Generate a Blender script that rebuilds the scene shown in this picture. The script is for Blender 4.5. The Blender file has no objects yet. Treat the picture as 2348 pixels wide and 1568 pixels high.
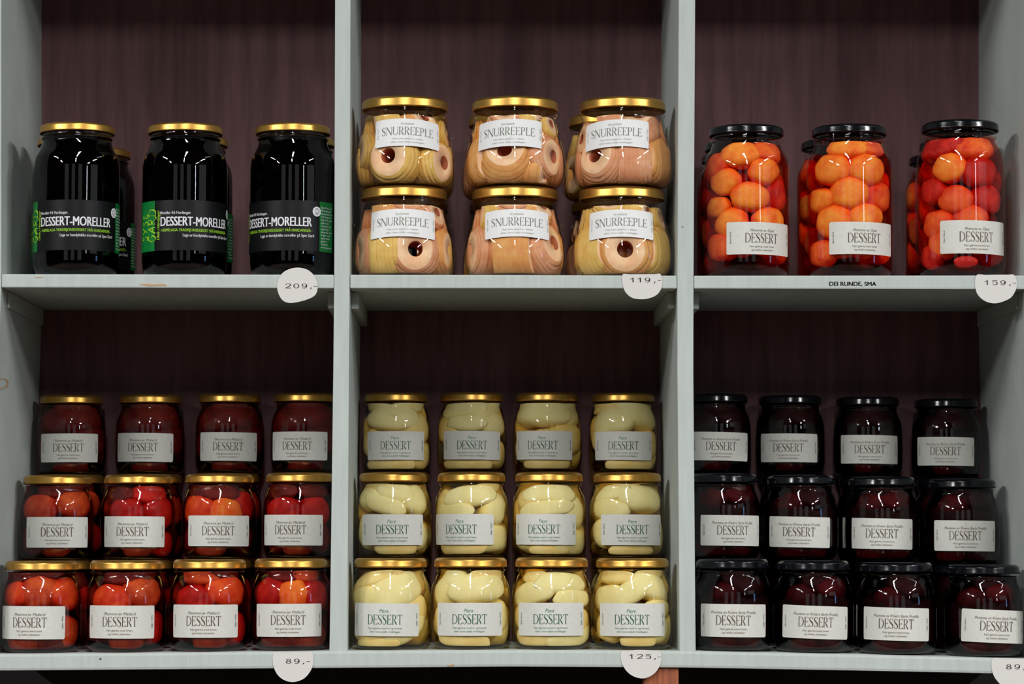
import bpy, bmesh, math, random
from mathutils import Vector, Matrix, noise

sc = bpy.context.scene
COL = sc.collection
PI = math.pi
rad = math.radians

# ------------------------------------------------------------------ camera
FPX, D0, VX, HY = 6500.0, 3.066, 1090.0, 1260.0
ZC = 228.0 / 6500 * 3.074                     # eye height above the lower shelf board
CAM = Vector((0, -D0, ZC))
th = math.atan((HY - 784) / FPX)
ps = math.atan((1174 - VX) / FPX * math.cos(th))
Fv = Vector((math.sin(ps) * math.cos(th), math.cos(ps) * math.cos(th), math.sin(th)))
Rv = Vector((math.cos(ps), -math.sin(ps), 0))
Uv = Rv.cross(Fv)


def P(px, py, y):
    """world point at depth y (metres behind the shelf fronts) seen at photo pixel px, py"""
    d = Rv * ((px - 1174) / FPX) + Uv * ((784 - py) / FPX) + Fv
    return CAM + d * ((y - CAM.y) / d.y)


cam_d = bpy.data.cameras.new('camera')
cam = bpy.data.objects.new('camera', cam_d)
COL.objects.link(cam)
m3 = Matrix((Rv, Uv, -Fv)).transposed()
cam.matrix_world = Matrix.Translation(CAM) @ m3.to_4x4()
cam_d.sensor_width = 36
cam_d.lens = FPX / 2348 * 36
cam_d.clip_start = 0.05
cam_d.dof.use_dof = True
cam_d.dof.focus_distance = D0 + 0.01
cam_d.dof.aperture_fstop = 9.5
sc.camera = cam


# ------------------------------------------------------------------ materials
def lin(c):
    return tuple(((v / 255) / 12.92 if v <= 10 else ((v / 255 + 0.055) / 1.055) ** 2.4) for v in c)


def newmat(name):
    m = bpy.data.materials.new(name)
    m.use_nodes = True
    nt = m.node_tree
    nt.nodes.clear()
    out = nt.nodes.new('ShaderNodeOutputMaterial')
    return m, nt, out


def node(nt, t, **kw):
    n = nt.nodes.new(t)
    for k, v in kw.items():
        if k in n.inputs:
            n.inputs[k].default_value = v
        else:
            setattr(n, k, v)
    return n


def rgb(c):
    return (c[0], c[1], c[2], 1)


def simple(name, col, rough=0.5, metal=0.0, col2=None, scale=(30, 30, 30), bump=0.0, spec=0.5, detail=4, coat=0.0, lo=0.35, hi=0.65):
    m, nt, out = newmat(name)
    b = node(nt, 'ShaderNodeBsdfPrincipled', Roughness=rough, Metallic=metal)
    b.inputs['Specular IOR Level'].default_value = spec
    b.inputs['Coat Weight'].default_value = coat
    b.inputs['Coat Roughness'].default_value = 0.06
    b.inputs['Base Color'].default_value = rgb(col)
    if col2 is not None or bump:
        tc = node(nt, 'ShaderNodeTexCoord')
        mp = node(nt, 'ShaderNodeMapping')
        mp.inputs['Scale'].default_value = scale
        nz = node(nt, 'ShaderNodeTexNoise', Scale=1.0, Detail=detail, Roughness=0.6)
        nt.links.new(tc.outputs['Object'], mp.inputs['Vector'])
        nt.links.new(mp.outputs[0], nz.inputs['Vector'])
        if col2 is not None:
            r = node(nt, 'ShaderNodeValToRGB')
            r.color_ramp.elements[0].color = rgb(col)
            r.color_ramp.elements[1].color = rgb(col2)
            r.color_ramp.elements[0].position = lo
            r.color_ramp.elements[1].position = hi
            nt.links.new(nz.outputs['Fac'], r.inputs['Fac'])
            nt.links.new(r.outputs[0], b.inputs['Base Color'])
        if bump:
            bp = node(nt, 'ShaderNodeBump', Strength=bump, Distance=0.002)
            nt.links.new(nz.outputs['Fac'], bp.inputs['Height'])
            nt.links.new(bp.outputs[0], b.inputs['Normal'])
    nt.links.new(b.outputs[0], out.inputs['Surface'])
    return m


def glassmat(name, tint=(1, 1, 1), rough=0.015, refl=1.0):
    m, nt, out = newmat(name)
    tr = node(nt, 'ShaderNodeBsdfTransparent', Color=rgb(tint))
    gl = node(nt, 'ShaderNodeBsdfGlossy', Roughness=rough, Color=(refl, refl, refl, 1))
    fr = node(nt, 'ShaderNodeFresnel', IOR=1.5)
    ge = node(nt, 'ShaderNodeNewGeometry')
    sub = node(nt, 'ShaderNodeMath', operation='SUBTRACT')
    sub.inputs[0].default_value = 1.0
    mul = node(nt, 'ShaderNodeMath', operation='MULTIPLY')
    nt.links.new(ge.outputs['Backfacing'], sub.inputs[1])
    nt.links.new(sub.outputs[0], mul.inputs[0])
    nt.links.new(fr.outputs[0], mul.inputs[1])
    mx = node(nt, 'ShaderNodeMixShader')
    nt.links.new(mul.outputs[0], mx.inputs['Fac'])
    nt.links.new(tr.outputs[0], mx.inputs[1])
    nt.links.new(gl.outputs[0], mx.inputs[2])
    nt.links.new(mx.outputs[0], out.inputs['Surface'])
    return m


def liquidmat(name, col, dens):
    m, nt, out = newmat(name)
    tr = node(nt, 'ShaderNodeBsdfTransparent')
    va = node(nt, 'ShaderNodeVolumeAbsorption', Color=rgb(col), Density=dens)
    nt.links.new(tr.outputs[0], out.inputs['Surface'])
    nt.links.new(va.outputs[0], out.inputs['Volume'])
    return m


def paintmat(name):
    m, nt, out = newmat(name)
    b = node(nt, 'ShaderNodeBsdfPrincipled', Roughness=0.6)
    b.inputs['Specular IOR Level'].default_value = 0.06
    tc = node(nt, 'ShaderNodeTexCoord')
    mp = node(nt, 'ShaderNodeMapping')
    mp.inputs['Scale'].default_value = (120, 14, 14)
    n1 = node(nt, 'ShaderNodeTexNoise', Scale=1.0, Detail=5.0, Roughness=0.65)
    nt.links.new(tc.outputs['Object'], mp.inputs['Vector'])
    nt.links.new(mp.outputs[0], n1.inputs['Vector'])
    r = node(nt, 'ShaderNodeValToRGB')
    r.color_ramp.elements[0].color = rgb(lin((180, 188, 184)))
    r.color_ramp.elements[1].color = rgb(lin((192, 200, 196)))
    r.color_ramp.elements[0].position = 0.3
    r.color_ramp.elements[1].position = 0.7
    nt.links.new(n1.outputs['Fac'], r.inputs['Fac'])
    # small rubbed-through spots of bare timber
    n2 = node(nt, 'ShaderNodeTexNoise', Scale=55.0, Detail=3.0)
    mp2 = node(nt, 'ShaderNodeMapping')
    mp2.inputs['Scale'].default_value = (0.35, 1, 1)
    nt.links.new(tc.outputs['Object'], mp2.inputs['Vector'])
    nt.links.new(mp2.outputs[0], n2.inputs['Vector'])
    r2 = node(nt, 'ShaderNodeValToRGB')
    r2.color_ramp.elements[0].position = 0.765
    r2.color_ramp.elements[0].color = (0, 0, 0, 1)
    r2.color_ramp.elements[1].position = 0.79
    r2.color_ramp.elements[1].color = (1, 1, 1, 1)
    nt.links.new(n2.outputs['Fac'], r2.inputs['Fac'])
    mx = node(nt, 'ShaderNodeMix', data_type='RGBA')
    mx.inputs['B'].default_value = rgb(lin((186, 150, 120)))
    nt.links.new(r2.outputs[0], mx.inputs['Factor'])
    nt.links.new(r.outputs[0], mx.inputs['A'])
    nt.links.new(mx.outputs['Result'], b.inputs['Base Color'])
    bp = node(nt, 'ShaderNodeBump', Strength=0.25, Distance=0.001)
    nt.links.new(n1.outputs['Fac'], bp.inputs['Height'])
    nt.links.new(bp.outputs[0], b.inputs['Normal'])
    nt.links.new(b.outputs[0], out.inputs['Surface'])
    return m


M = {}
M['paint'] = paintmat('grey_green_paint')
M['scuff'] = simple('bare_timber_scuff', lin((196, 152, 112)), 0.7)
M['hole'] = simple('nail_hole', lin((20, 18, 16)), 0.8)
M['plum_wall'] = simple('plum_brown_paint', lin((88, 58, 61)), 0.65, col2=lin((110, 76, 78)), scale=(90, 30, 7), bump=0.55, spec=0.3, detail=6)
M['post'] = simple('orange_brown_timber', lin((120, 62, 38)), 0.6, col2=lin((176, 98, 62)), scale=(160, 60, 6), bump=0.2)
M['wallb'] = simple('dark_wall', lin((18, 14, 14)), 0.9)
M['floor'] = simple('dark_floor', lin((70, 60, 50)), 0.7, col2=lin((84, 72, 60)), scale=(4, 4, 4))
M['glass'] = glassmat('clear_glass', (0.985, 0.99, 0.985))
M['gold'] = simple('gold_lacquered_lid', lin((212, 168, 88)), 0.33, 0.9, col2=lin((196, 148, 68)), scale=(60, 60, 20))
M['navy'] = simple('navy_black_lid', lin((9, 11, 16)), 0.16, 0.0, spec=0.38, coat=0.0)
M['paper'] = simple('white_label_paper', lin((209, 209, 202)), 0.6, col2=lin((215, 215, 208)), scale=(200, 200, 200), spec=0.25)
M['paper2'] = simple('bright_white_label_paper', lin((226, 227, 227)), 0.6, spec=0.25)
M['tagpaper'] = simple('white_tag_paper', lin((216, 213, 209)), 0.6, spec=0.25)
M['blacklabel'] = simple('black_label_film', lin((12, 12, 15)), 0.4, spec=0.22)
M['green'] = simple('green_board_print', lin((0, 92, 36)), 0.4, col2=lin((6, 132, 56)), scale=(500, 500, 40), lo=0.3, hi=0.6)
M['ink_dark'] = simple('ink_brown_black', lin((84, 66, 56)), 0.6)
M['ink_mid'] = simple('ink_grey_brown', lin((118, 106, 92)), 0.6)
M['ink_faint'] = simple('ink_faint_leaf', lin((212, 210, 196)), 0.6)
M['ink_green'] = simple('ink_green', lin((40, 88, 66)), 0.6)
M['ink_green2'] = simple('ink_soft_green', lin((92, 138, 112)), 0.6)
M['ink_faintg'] = simple('ink_faint_green', lin((214, 220, 213)), 0.6)
M['ink_grey'] = simple('ink_grey_green', lin((112, 118, 108)), 0.6)
M['ink_grey2'] = simple('ink_pale_grey', lin((160, 164, 156)), 0.6)
M['white_ink'] = simple('white_ink', lin((225, 225, 232)), 0.5)
M['lime_ink'] = simple('lime_ink', lin((150, 205, 40)), 0.5)
M['black_ink'] = simple('black_ink', lin((30, 24, 24)), 0.6)
M['liq_orange'] = liquidmat('red_orange_syrup', (0.97, 0.26, 0.05), 105)
M['liq_red'] = liquidmat('red_syrup', (0.72, 0.075, 0.03), 195)
M['liq_dark'] = liquidmat('dark_plum_syrup', (0.3, 0.02, 0.03), 330)
M['liq_cherry'] = liquidmat('black_cherry_syrup', (0.2, 0.01, 0.02), 800)
M['liq_pear'] = liquidmat('pale_pear_syrup', (0.97, 0.82, 0.36), 75)
M['liq_apple'] = liquidmat('amber_apple_syrup', (0.97, 0.76, 0.42), 36)


def fruit(name, c1, c2, scale=70, c3=None, rough=0.5):
    return simple(name, lin(c1), rough, col2=lin(c2), scale=(scale, scale, scale), bump=0.15, spec=0.2, lo=0.3, hi=0.7)


M['p_orange'] = fruit('plum_orange', (244, 170, 62), (230, 104, 36))
M['p_redor'] = fruit('plum_red_orange', (236, 118, 50), (200, 44, 26))
M['p_red'] = fruit('plum_red', (206, 48, 38), (150, 18, 18))
M['p_dark'] = fruit('plum_dark_red', (116, 38, 28), (70, 16, 16))
M['p_amber'] = fruit('plum_amber', (214, 112, 52), (164, 50, 28))
M['dp_red'] = fruit('dark_plum_red', (112, 14, 24), (50, 6, 12))
M['dp_dark'] = fruit('dark_plum_skin', (60, 12, 18), (28, 6, 10))
M['cherry'] = fruit('cherry_skin', (52, 10, 18), (18, 4, 7))
M['pear'] = fruit('pear_flesh', (234, 223, 166), (222, 207, 140), 45)
M['pear2'] = fruit('pear_flesh_golden', (236, 214, 146), (222, 192, 116), 45)
M['a_yellow'] = fruit('apple_flesh_yellow', (232, 196, 112), (212, 164, 82), 60)
M['a_peach'] = fruit('apple_flesh_peach', (228, 174, 104), (212, 136, 76), 60)
M['a_pink'] = fruit('apple_flesh_pink', (226, 168, 130), (208, 132, 92), 60)
M['a_core'] = fruit('apple_core_hollow', (190, 104, 78), (140, 66, 50), 60)


M['a_face'] = fruit('pale_cut_apple_face', (246, 214, 176), (232, 178, 138), 50)
M['p_brown'] = fruit('plum_amber_shaded', (158, 74, 38), (112, 40, 24))  # darker amber for the lowest plums, their weaker light put into the colour
M['a_cut'] = fruit('browned_slice_edge', (204, 146, 86), (186, 124, 70), 60)


# ------------------------------------------------------------------ object helpers
def link(name, me, parent=None):
    o = bpy.data.objects.new(name, me)
    COL.objects.link(o)
    if parent is not None:
        o.parent = parent
    return o


def mesh_from(name, verts, faces, mats, smooth=True, midx=None):
    me = bpy.data.meshes.new(name)
    me.from_pydata(verts, [], faces)
    for m in mats:
        me.materials.append(m)
    if midx:
        me.polygons.foreach_set('material_index', midx)
    me.polygons.foreach_set('use_smooth', [smooth] * len(me.polygons))
    me.update()
    return me


def thing(name, label, cat, loc, rotz=0.0, group=None, scale=1.0):
    o = bpy.data.objects.new(name, None)
    o.empty_display_size = 0.02
    COL.objects.link(o)
    o.location = loc
    o.rotation_euler = (0, 0, rotz)
    o.scale = (scale,) * 3
    o['label'] = label
    o['category'] = cat
    if group:
        o['group'] = group
    return o


def copy_tree(o, parent=None):
    c = o.copy()
    COL.objects.link(c)
    if parent is not None:
        c.parent = parent
    for ch in list(o.children):
        copy_tree(ch, c)
    return c


def lathe(profile, segs, caps=False):
    verts, faces = [], []
    rows = []
    for r, z in profile:
        if r < 1e-6:
            rows.append([len(verts)])
            verts.append((0, 0, z))
        else:
            rows.append(list(range(len(verts), len(verts) + segs)))
            for k in range(segs):
                a = 2 * PI * k / segs
                verts.append((r * math.cos(a), r * math.sin(a), z))
    for i in range(len(rows) - 1):
        a, b = rows[i], rows[i + 1]
        for k in range(segs):
            k2 = (k + 1) % segs
            if len(a) == 1 and len(b) == 1:
                continue
            if len(a) == 1:
                faces.append((a[0], b[k2], b[k]))
            elif len(b) == 1:
                faces.append((a[k], a[k2], b[0]))
            else:
                faces.append((a[k], a[k2], b[k2], b[k]))
    return verts, faces


def smooth_profile(pts, n=4):
    """Catmull-Rom through profile points"""
    out = []
    for i in range(len(pts) - 1):
        p0 = pts[max(i - 1, 0)]
        p1, p2 = pts[i], pts[i + 1]
        p3 = pts[min(i + 2, len(pts) - 1)]
        for k in range(n):
            t = k / n
            q = []
            for j in range(2):
                q.append(0.5 * (2 * p1[j] + (p2[j] - p0[j]) * t + (2 * p0[j] - 5 * p1[j] + 4 * p2[j] - p3[j]) * t * t + (3 * p1[j] - p0[j] - 3 * p2[j] + p3[j]) * t ** 3))
            out.append(tuple(q))
    out.append(pts[-1])
    return out


def box_prism(sections, name, mat, parent, axis='z', bevel=0.0015):
    """sections: list of 4-corner rings (each four Vectors, same order) joined along their order"""
    bm = bmesh.new()
    rings = [[bm.verts.new(v) for v in s] for s in sections]
    for a, b in zip(rings[:-1], rings[1:]):
        for k in range(4):
            bm.faces.new((a[k], a[(k + 1) % 4], b[(k + 1) % 4], b[k]))
    bm.faces.new(rings[0][::-1])
    bm.faces.new(rings[-1])
    bmesh.ops.recalc_face_normals(bm, faces=bm.faces)
    if bevel:
        es = [e for e in bm.edges if len(e.link_faces) == 2 and e.calc_face_angle(0) > 0.7]
        bmesh.ops.bevel(bm, geom=es, offset=bevel, segments=2, affect='EDGES', profile=0.6)
    me = bpy.data.meshes.new(name)
    bm.to_mesh(me)
    bm.free()
    for m in (mat if isinstance(mat, list) else [mat]):
        me.materials.append(m)
    return link(name, me, parent)


def box(name, a, b, mat, parent=None, bevel=0.001):
    (x0, y0, z0), (x1, y1, z1) = a, b
    ring = lambda z: [Vector((x0, y0, z)), Vector((x1, y0, z)), Vector((x1, y1, z)), Vector((x0, y1, z))]
    return box_prism([ring(z0), ring(z1)], name, mat, parent, bevel=bevel)


def interp(tab, x):
    if x <= tab[0][0]:
        (a, b), (c, d) = tab[0], tab[1]
    elif x >= tab[-1][0]:
        (a, b), (c, d) = tab[-2], tab[-1]
    else:
        for (a, b), (c, d) in zip(tab[:-1], tab[1:]):
            if a <= x <= c:
                break
    return b + (d - b) * (x - a) / (c - a)


# ------------------------------------------------------------------ the shelving unit
DEPTH = 0.290
unit = thing('shelving_unit', 'grey-green painted open shelving unit with six compartments and plum-brown back', 'shelf', (0, 0, 0))

LOWT = [(-60, 1500), (0, 1499), (400, 1496), (760, 1492), (1174, 1490), (1560, 1492), (1960, 1500), (2348, 1510), (2420, 1512)]
LOWB = [(-60, 1539), (0, 1538), (400, 1535), (760, 1532), (1174, 1529), (1560, 1531), (1960, 1538), (2348, 1546), (2420, 1548)]
UPT = [(-60, 628), (0, 628), (766, 629.5), (1174, 630), (1590, 631.5), (2348, 631), (2420, 631)]
UPB = [(-60, 659), (0, 659), (766, 661), (1174, 661), (1590, 661.5), (2348, 663), (2420, 663)]


def tab_world(t):
    return [(P(x, y, 0).x, P(x, y, 0).z) for x, y in t]


LOWTW, UPTW = tab_world(LOWT), tab_world(UPT)


def low_z(x):
    return interp(LOWTW, x)


def up_z(x):
    return interp(UPTW, x)


D1L = [(-250, 769), (45, 768), (650, 766), (850, 764), (1450, 756), (1560, 754)]
D1R = [(-250, 805), (45, 803.7), (640, 802), (850, 800.4), (1450, 796.7), (1560, 796)]
D2L = [(-250, 1557), (45, 1556), (640, 1553), (850, 1553), (1450, 1558), (1560, 1559)]
D2R = [(-250, 1596), (45, 1594), (640, 1590.5), (850, 1590), (1450, 1595), (1560, 1596)]
WL = [(-250, 3), (45, 3), (650, 3), (850, -4), (1450, -18), (1560, -20)]
WR = [(-250, 2351), (45, 2351), (650, 2351), (850, 2355), (1450, 2374), (1560, 2378)]


def upright(name, tl, tr, y0, zend, stations, dx0=None, dx1=None):
    secs = []
    for py in stations:
        a = P(interp(tl, py), py, 0) if tl else None
        b = P(interp(tr, py), py, 0) if tr else None
        z = (a or b).z
        xa = a.x if a else b.x - 0.02
        xb = b.x if b else a.x + 0.02
        secs.append([Vector((xa, y0, z)), Vector((xb, y0, z)), Vector((xb, DEPTH, z)), Vector((xa, DEPTH, z))])
    secs[-1] = [Vector((v.x, v.y, zend)) for v in secs[-1]]
    return box_prism(secs, name, M['paint'], unit, bevel=0.0012)


ST = [-215, 45, 400, 650, 850, 1150, 1450, 1496]
upright('divider', D1L, D1R, 0.0, P(776, 1494.5, 0).z, ST)
upright('divider', D2L, D2R, 0.0, P(1576, 1494.5, 0).z, ST)
ZLOW = P(0, 1540, 0).z
upright('side_panel', None, WL, 0.0, ZLOW + 0.003, ST)
upright('side_panel', WR, None, 0.0, ZLOW + 0.003, ST)


def board(name, xs, top, bot, y0=0.0, bevel=0.0016):
    secs = []
    for px in xs:
        t = P(px, interp(top, px), 0)
        b = P(px, interp(bot, px), 0)
        secs.append([Vector((t.x, y0, b.z)), Vector((t.x, y0, t.z)), Vector((t.x, DEPTH, t.z)), Vector((t.x, DEPTH, b.z))])
    return box_prism(secs, name, M['paint'], unit, bevel=bevel)


sh_ul = board('shelf', [3.5, 300, 765.8], UPT, UPB, 0.0006)
sh_um = board('shelf', [802.6, 1174, 1552.4], UPT, UPB, 0.0006)
sh_ur = board('shelf', [1591.2, 1900, 2350.5], UPT, UPB, 0.0006)
# lower board runs through under the dividers
sh_low = board('shelf', [-20, 200, 400, 760, 1174, 1560, 1760, 1960, 2150, 2374], LOWT, LOWB, -0.0015, 0.003)
TOPT = [(0, -240), (2348, -240)]
TOPB = [(0, -210), (2348, -210)]
board('shelf', [-22, 1174, 2376], TOPT, TOPB, 0.0)
# back
bz0, bz1 = P(1174, 1536, 0).z, P(1174, -240, 0).z
xl, xr = P(-22, 1450, 0).x, P(2378, 1450, 0).x
box('back_panel', (xl - 0.03, DEPTH + 0.0004, bz0), (xr + 0.03, DEPTH + 0.012, bz1), M['plum_wall'], unit, 0)
# cleats that carry the upper boards
for x0, x1, yt, yb in ((3.4, 22, 665, 706), (751.5, 765.6, 666, 707), (803, 822.5, 665, 708), (1531, 1552.2, 668, 707), (1591.3, 1602.5, 668, 708), (2331, 2350.4, 668, 709)):
    a, b = P(x0, yb, 0.042), P(x1, yt, 0.042)
    # keep against the upright it is screwed to
    fx = [P(interp(t_, 685), 685, 0).x for t_ in (WL, D1L, D1R, D2L, D2R, WR)]
    if x0 in (3.4, 803, 1591.3):
        a.x = fx[{3.4: 0, 803: 2, 1591.3: 4}[x0]] + 0.0002
    else:
        b.x = fx[{751.5: 1, 1531: 3, 2331: 5}[x0]] - 0.0002
    ztop = min(P(x0, interp(UPB, x0), 0).z, P(x1, interp(UPB, x1), 0).z) - 0.0003
    c = box('support_cleat', (a.x, 0.042, a.z), (b.x, DEPTH - 0.002, ztop), M['paint'], unit, 0.0008)
# legs
pa, pb = P(1477, 1540, 0.004), P(1556, 1540, 0.004)
lz = P(1500, 1529.5, 0.0).z
box('leg', (pa.x, 0.004, -0.95), (pb.x, 0.042, lz), M['post'], unit, 0.001)
def decal(name, pts, y, mat, parent, t=0.0003):
    """thin flat shape on a front face: outline in photo pixels at depth y"""
    vs = [P(px, py, y) for px, py in pts]
    n = len(vs)
    verts = [v + Vector((0, -t, 0)) for v in vs] + vs
    faces = [tuple(range(n)), tuple(range(2 * n - 1, n - 1, -1))] + [(i, n + i, n + (i + 1) % n, (i + 1) % n) for i in range(n)]
    return link(name, mesh_from(name, verts, faces, [mat], False), parent)


def smooth_closed(pts, n=8):
    out = []
    L = len(pts)
    for i in range(L):
        p0, p1, p2, p3 = pts[i - 1], pts[i], pts[(i + 1) % L], pts[(i + 2) % L]
        for k in range(n):
            t = k / n
            out.append(tuple(0.5 * (2 * p1[j] + (p2[j] - p0[j]) * t + (2 * p0[j] - 5 * p1[j] + 4 * p2[j] - p3[j]) * t * t + (3 * p1[j] - p0[j] - 3 * p2[j] + p3[j]) * t ** 3) for j in range(2)))
    return out


decal('scuff', [(320, 651.5), (338, 650.5), (352, 652), (372, 651), (383, 653), (381, 655.5), (360, 655), (345, 656), (330, 654)], 0.0005, M['scuff'], sh_ul)
decal('scuff', [(80, 635), (98, 634.4), (99, 635.8), (82, 636.3)], 0.0005, M['scuff'], sh_ul)
decal('scuff', [(1026, 1525), (1040, 1522.5), (1041, 1525), (1030, 1527)], -0.0016, M['scuff'], sh_low)
decal('nail_hole', smooth_closed([(230, 1508.5), (232.5, 1510.5), (230, 1512.5), (227.8, 1510.5)], 3), -0.0016, M['hole'], sh_low)
decal('nail_hole', smooth_closed([(1565, 518.5), (1567, 520), (1565, 521.5), (1563.5, 520)], 3), 0, M['hole'], unit.children[1])

# ------------------------------------------------------------------ lettering


class Ink:
    """flat shapes in millimetres, collected and later wrapped round a jar or laid on a board"""

    def __init__(self):
        self.v, self.f = [], []

    def quadstrip(self, L, R):
        n0 = len(self.v)
        for a, b in zip(L, R):
            self.v += [a, b]
        for i in range(len(L) - 1):
            k = n0 + 2 * i
            self.f.append((k, k + 1, k + 3, k + 2))

    def poly(self, pts):
        n0 = len(self.v)
        self.v += list(pts)
        self.f.append(tuple(range(n0, n0 + len(pts))))

    def stroke(self, pts, w, smooth=0):
        if not isinstance(w, (list, tuple)):
            w = [w] * len(pts)
        P3 = [(p[0], p[1], ww) for p, ww in zip(pts, w)]
        if smooth:
            out = []
            for i in range(len(P3) - 1):
                p0, p1, p2, p3 = P3[max(i - 1, 0)], P3[i], P3[i + 1], P3[min(i + 2, len(P3) - 1)]
                for k in range(smooth):
                    t = k / smooth
                    out.append(tuple(0.5 * (2 * p1[j] + (p2[j] - p0[j]) * t + (2 * p0[j] - 5 * p1[j] + 4 * p2[j] - p3[j]) * t * t + (3 * p1[j] - p0[j] - 3 * p2[j] + p3[j]) * t ** 3) for j in range(3)))
            out.append(P3[-1])
            P3 = out
        L, R = [], []
        for i, p in enumerate(P3):
            a, b = P3[max(i - 1, 0)], P3[min(i + 1, len(P3) - 1)]
            dx, dy = b[0] - a[0], b[1] - a[1]
            l = math.hypot(dx, dy) or 1
            nx, ny = -dy / l, dx / l
            h = max(p[2], 0.001) / 2
            L.append((p[0] + nx * h, p[1] + ny * h))
            R.append((p[0] - nx * h, p[1] - ny * h))
        self.quadstrip(L, R)

    def add(self, other, sx=1, sy=1, x=0, y=0, rot=0.0, shear=0.0):
        n0 = len(self.v)
        c, s = math.cos(rot), math.sin(rot)
        for a, b in other.v:
            a, b = a * sx + shear * b * sy, b * sy
            self.v.append((x + a * c - b * s, y + a * s + b * c))
        self.f += [tuple(i + n0 for i in f) for f in other.f]


ST_, TH = 0.108, 0.033


def serif(g, x, y, w=0.16):
    g.stroke([(x - w / 2, y), (x + w / 2, y)], TH)


def ring(g, cx, cy, a, b, ai, bi, t0=0, t1=360, n=22):
    L, R = [], []
    for k in range(n + 1):
        t = rad(t0 + (t1 - t0) * k / n)
        L.append((cx + a * math.cos(t), cy + b * math.sin(t)))
        R.append((cx + ai * math.cos(t), cy + bi * math.sin(t)))
    g.quadstrip(L, R)


def glyph(ch):
    g = Ink()
    w = 0.5
    if ch == 'D':
        w = 0.72
        g.stroke([(0.1, 0), (0.1, 1)], ST_)
        ring(g, 0.2, 0.5, 0.5, 0.5, 0.385, 0.465, -90, 90)
        g.stroke([(0.02, 0.018), (0.22, 0.018)], TH)
        g.stroke([(0.02, 0.982), (0.22, 0.982)], TH)
    elif ch in 'EL':
        w = 0.55
        g.stroke([(0.1, 0), (0.1, 1)], ST_)
        g.stroke([(0.02, 0.018), (0.5, 0.018)], TH)
        g.poly([(0.53, 0.22), (0.40, 0.03), (0.52, 0.0)])
        if ch == 'E':
            g.stroke([(0.02, 0.982), (0.48, 0.982)], TH)
            g.poly([(0.5, 0.8), (0.38, 0.97), (0.49, 1.0)])
            g.stroke([(0.1, 0.52), (0.38, 0.52)], TH)
            g.poly([(0.39, 0.41), (0.31, 0.52), (0.39, 0.63)])
        else:
            serif(g, 0.1, 0.982, 0.2)
    elif ch == 'S':
        w = 0.52
        g.stroke([(0.44, 0.80), (0.36, 0.95), (0.23, 0.98), (0.1, 0.90), (0.07, 0.75), (0.16, 0.6), (0.30, 0.48), (0.42, 0.34), (0.43, 0.17), (0.33, 0.04), (0.2, 0.02), (0.1, 0.07), (0.05, 0.2)],
                 [0.03, 0.04, 0.04, 0.07, 0.11, 0.14, 0.15, 0.13, 0.10, 0.05, 0.04, 0.04, 0.03], 4)
        g.poly([(0.455, 0.72), (0.40, 0.9), (0.45, 0.97)])
        g.poly([(0.03, 0.28), (0.09, 0.1), (0.035, 0.03)])
    elif ch in 'RP':
        w = 0.62 if ch == 'R' else 0.56
        g.stroke([(0.1, 0), (0.1, 1)], ST_)
        ring(g, 0.24, 0.74, 0.27, 0.26, 0.155, 0.225, -90, 90)
        g.stroke([(0.02, 0.982), (0.25, 0.982)], TH)
        g.stroke([(0.1, 0.498), (0.25, 0.498)], TH)
        serif(g, 0.1, 0.018, 0.22)
        if ch == 'R':
            g.stroke([(0.25, 0.5), (0.40, 0.25), (0.54, 0.0)], [0.06, 0.13, 0.13])
    elif ch == 'T':
        w = 0.62
        g.stroke([(0.3, 0), (0.3, 1)], ST_)
        g.stroke([(0.02, 0.98), (0.58, 0.98)], TH)
        g.poly([(0.0, 0.8), (0.14, 0.97), (0.02, 1.0)])
        g.poly([(0.6, 0.8), (0.46, 0.97), (0.58, 1.0)])
        serif(g, 0.3, 0.018, 0.2)
    elif ch == 'N':
        w = 0.76
        g.stroke([(0.08, 0), (0.08, 1)], 0.04)
        g.stroke([(0.66, 0), (0.66, 1)], 0.04)
        g.stroke([(0.08, 0.98), (0.66, 0.02)], 0.13)
        serif(g, 0.08, 0.018)
        serif(g, 0.66, 0.982)
        serif(g, 0.05, 0.982)
    elif ch == 'U':
        w = 0.7
        g.stroke([(0.1, 1), (0.1, 0.3)], ST_)
        g.stroke([(0.6, 1), (0.6, 0.3)], 0.04)
        ring(g, 0.335, 0.32, 0.2975, 0.32, 0.22, 0.27, 180, 360)
        serif(g, 0.1, 0.982, 0.22)
        serif(g, 0.6, 0.982)
    return g, w


def serif_word(word, xc, y, cap, width):
    g = Ink()
    x = 0
    for ch in word:
        gg, w = glyph(ch)
        g.add(gg, x=x)
        x += w + 0.035
    x -= 0.035
    s = width / x
    o = Ink()
    o.add(g, s, cap, xc - width / 2, y)
    return o


_fc = {}


def font_ink(txt, res=2, off=0.0):
    key = (txt, res, off)
    if key in _fc:
        return _fc[key]
    cu = bpy.data.curves.new('tmp', 'FONT')
    cu.body = txt
    cu.size = 1
    cu.resolution_u = res
    cu.offset = off
    cu.fill_mode = 'FRONT'
    o = bpy.data.objects.new('tmp', cu)
    COL.objects.link(o)
    dg = bpy.context.evaluated_depsgraph_get()
    me = bpy.data.meshes.new_from_object(o.evaluated_get(dg))
    g = Ink()
    g.v = [(v.co.x, v.co.y) for v in me.vertices]
    g.f = [tuple(p.vertices) for p in me.polygons]
    bpy.data.objects.remove(o)
    bpy.data.curves.remove(cu)
    bpy.data.meshes.remove(me)
    _fc[key] = g
    return g


CAPH = None


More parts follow.
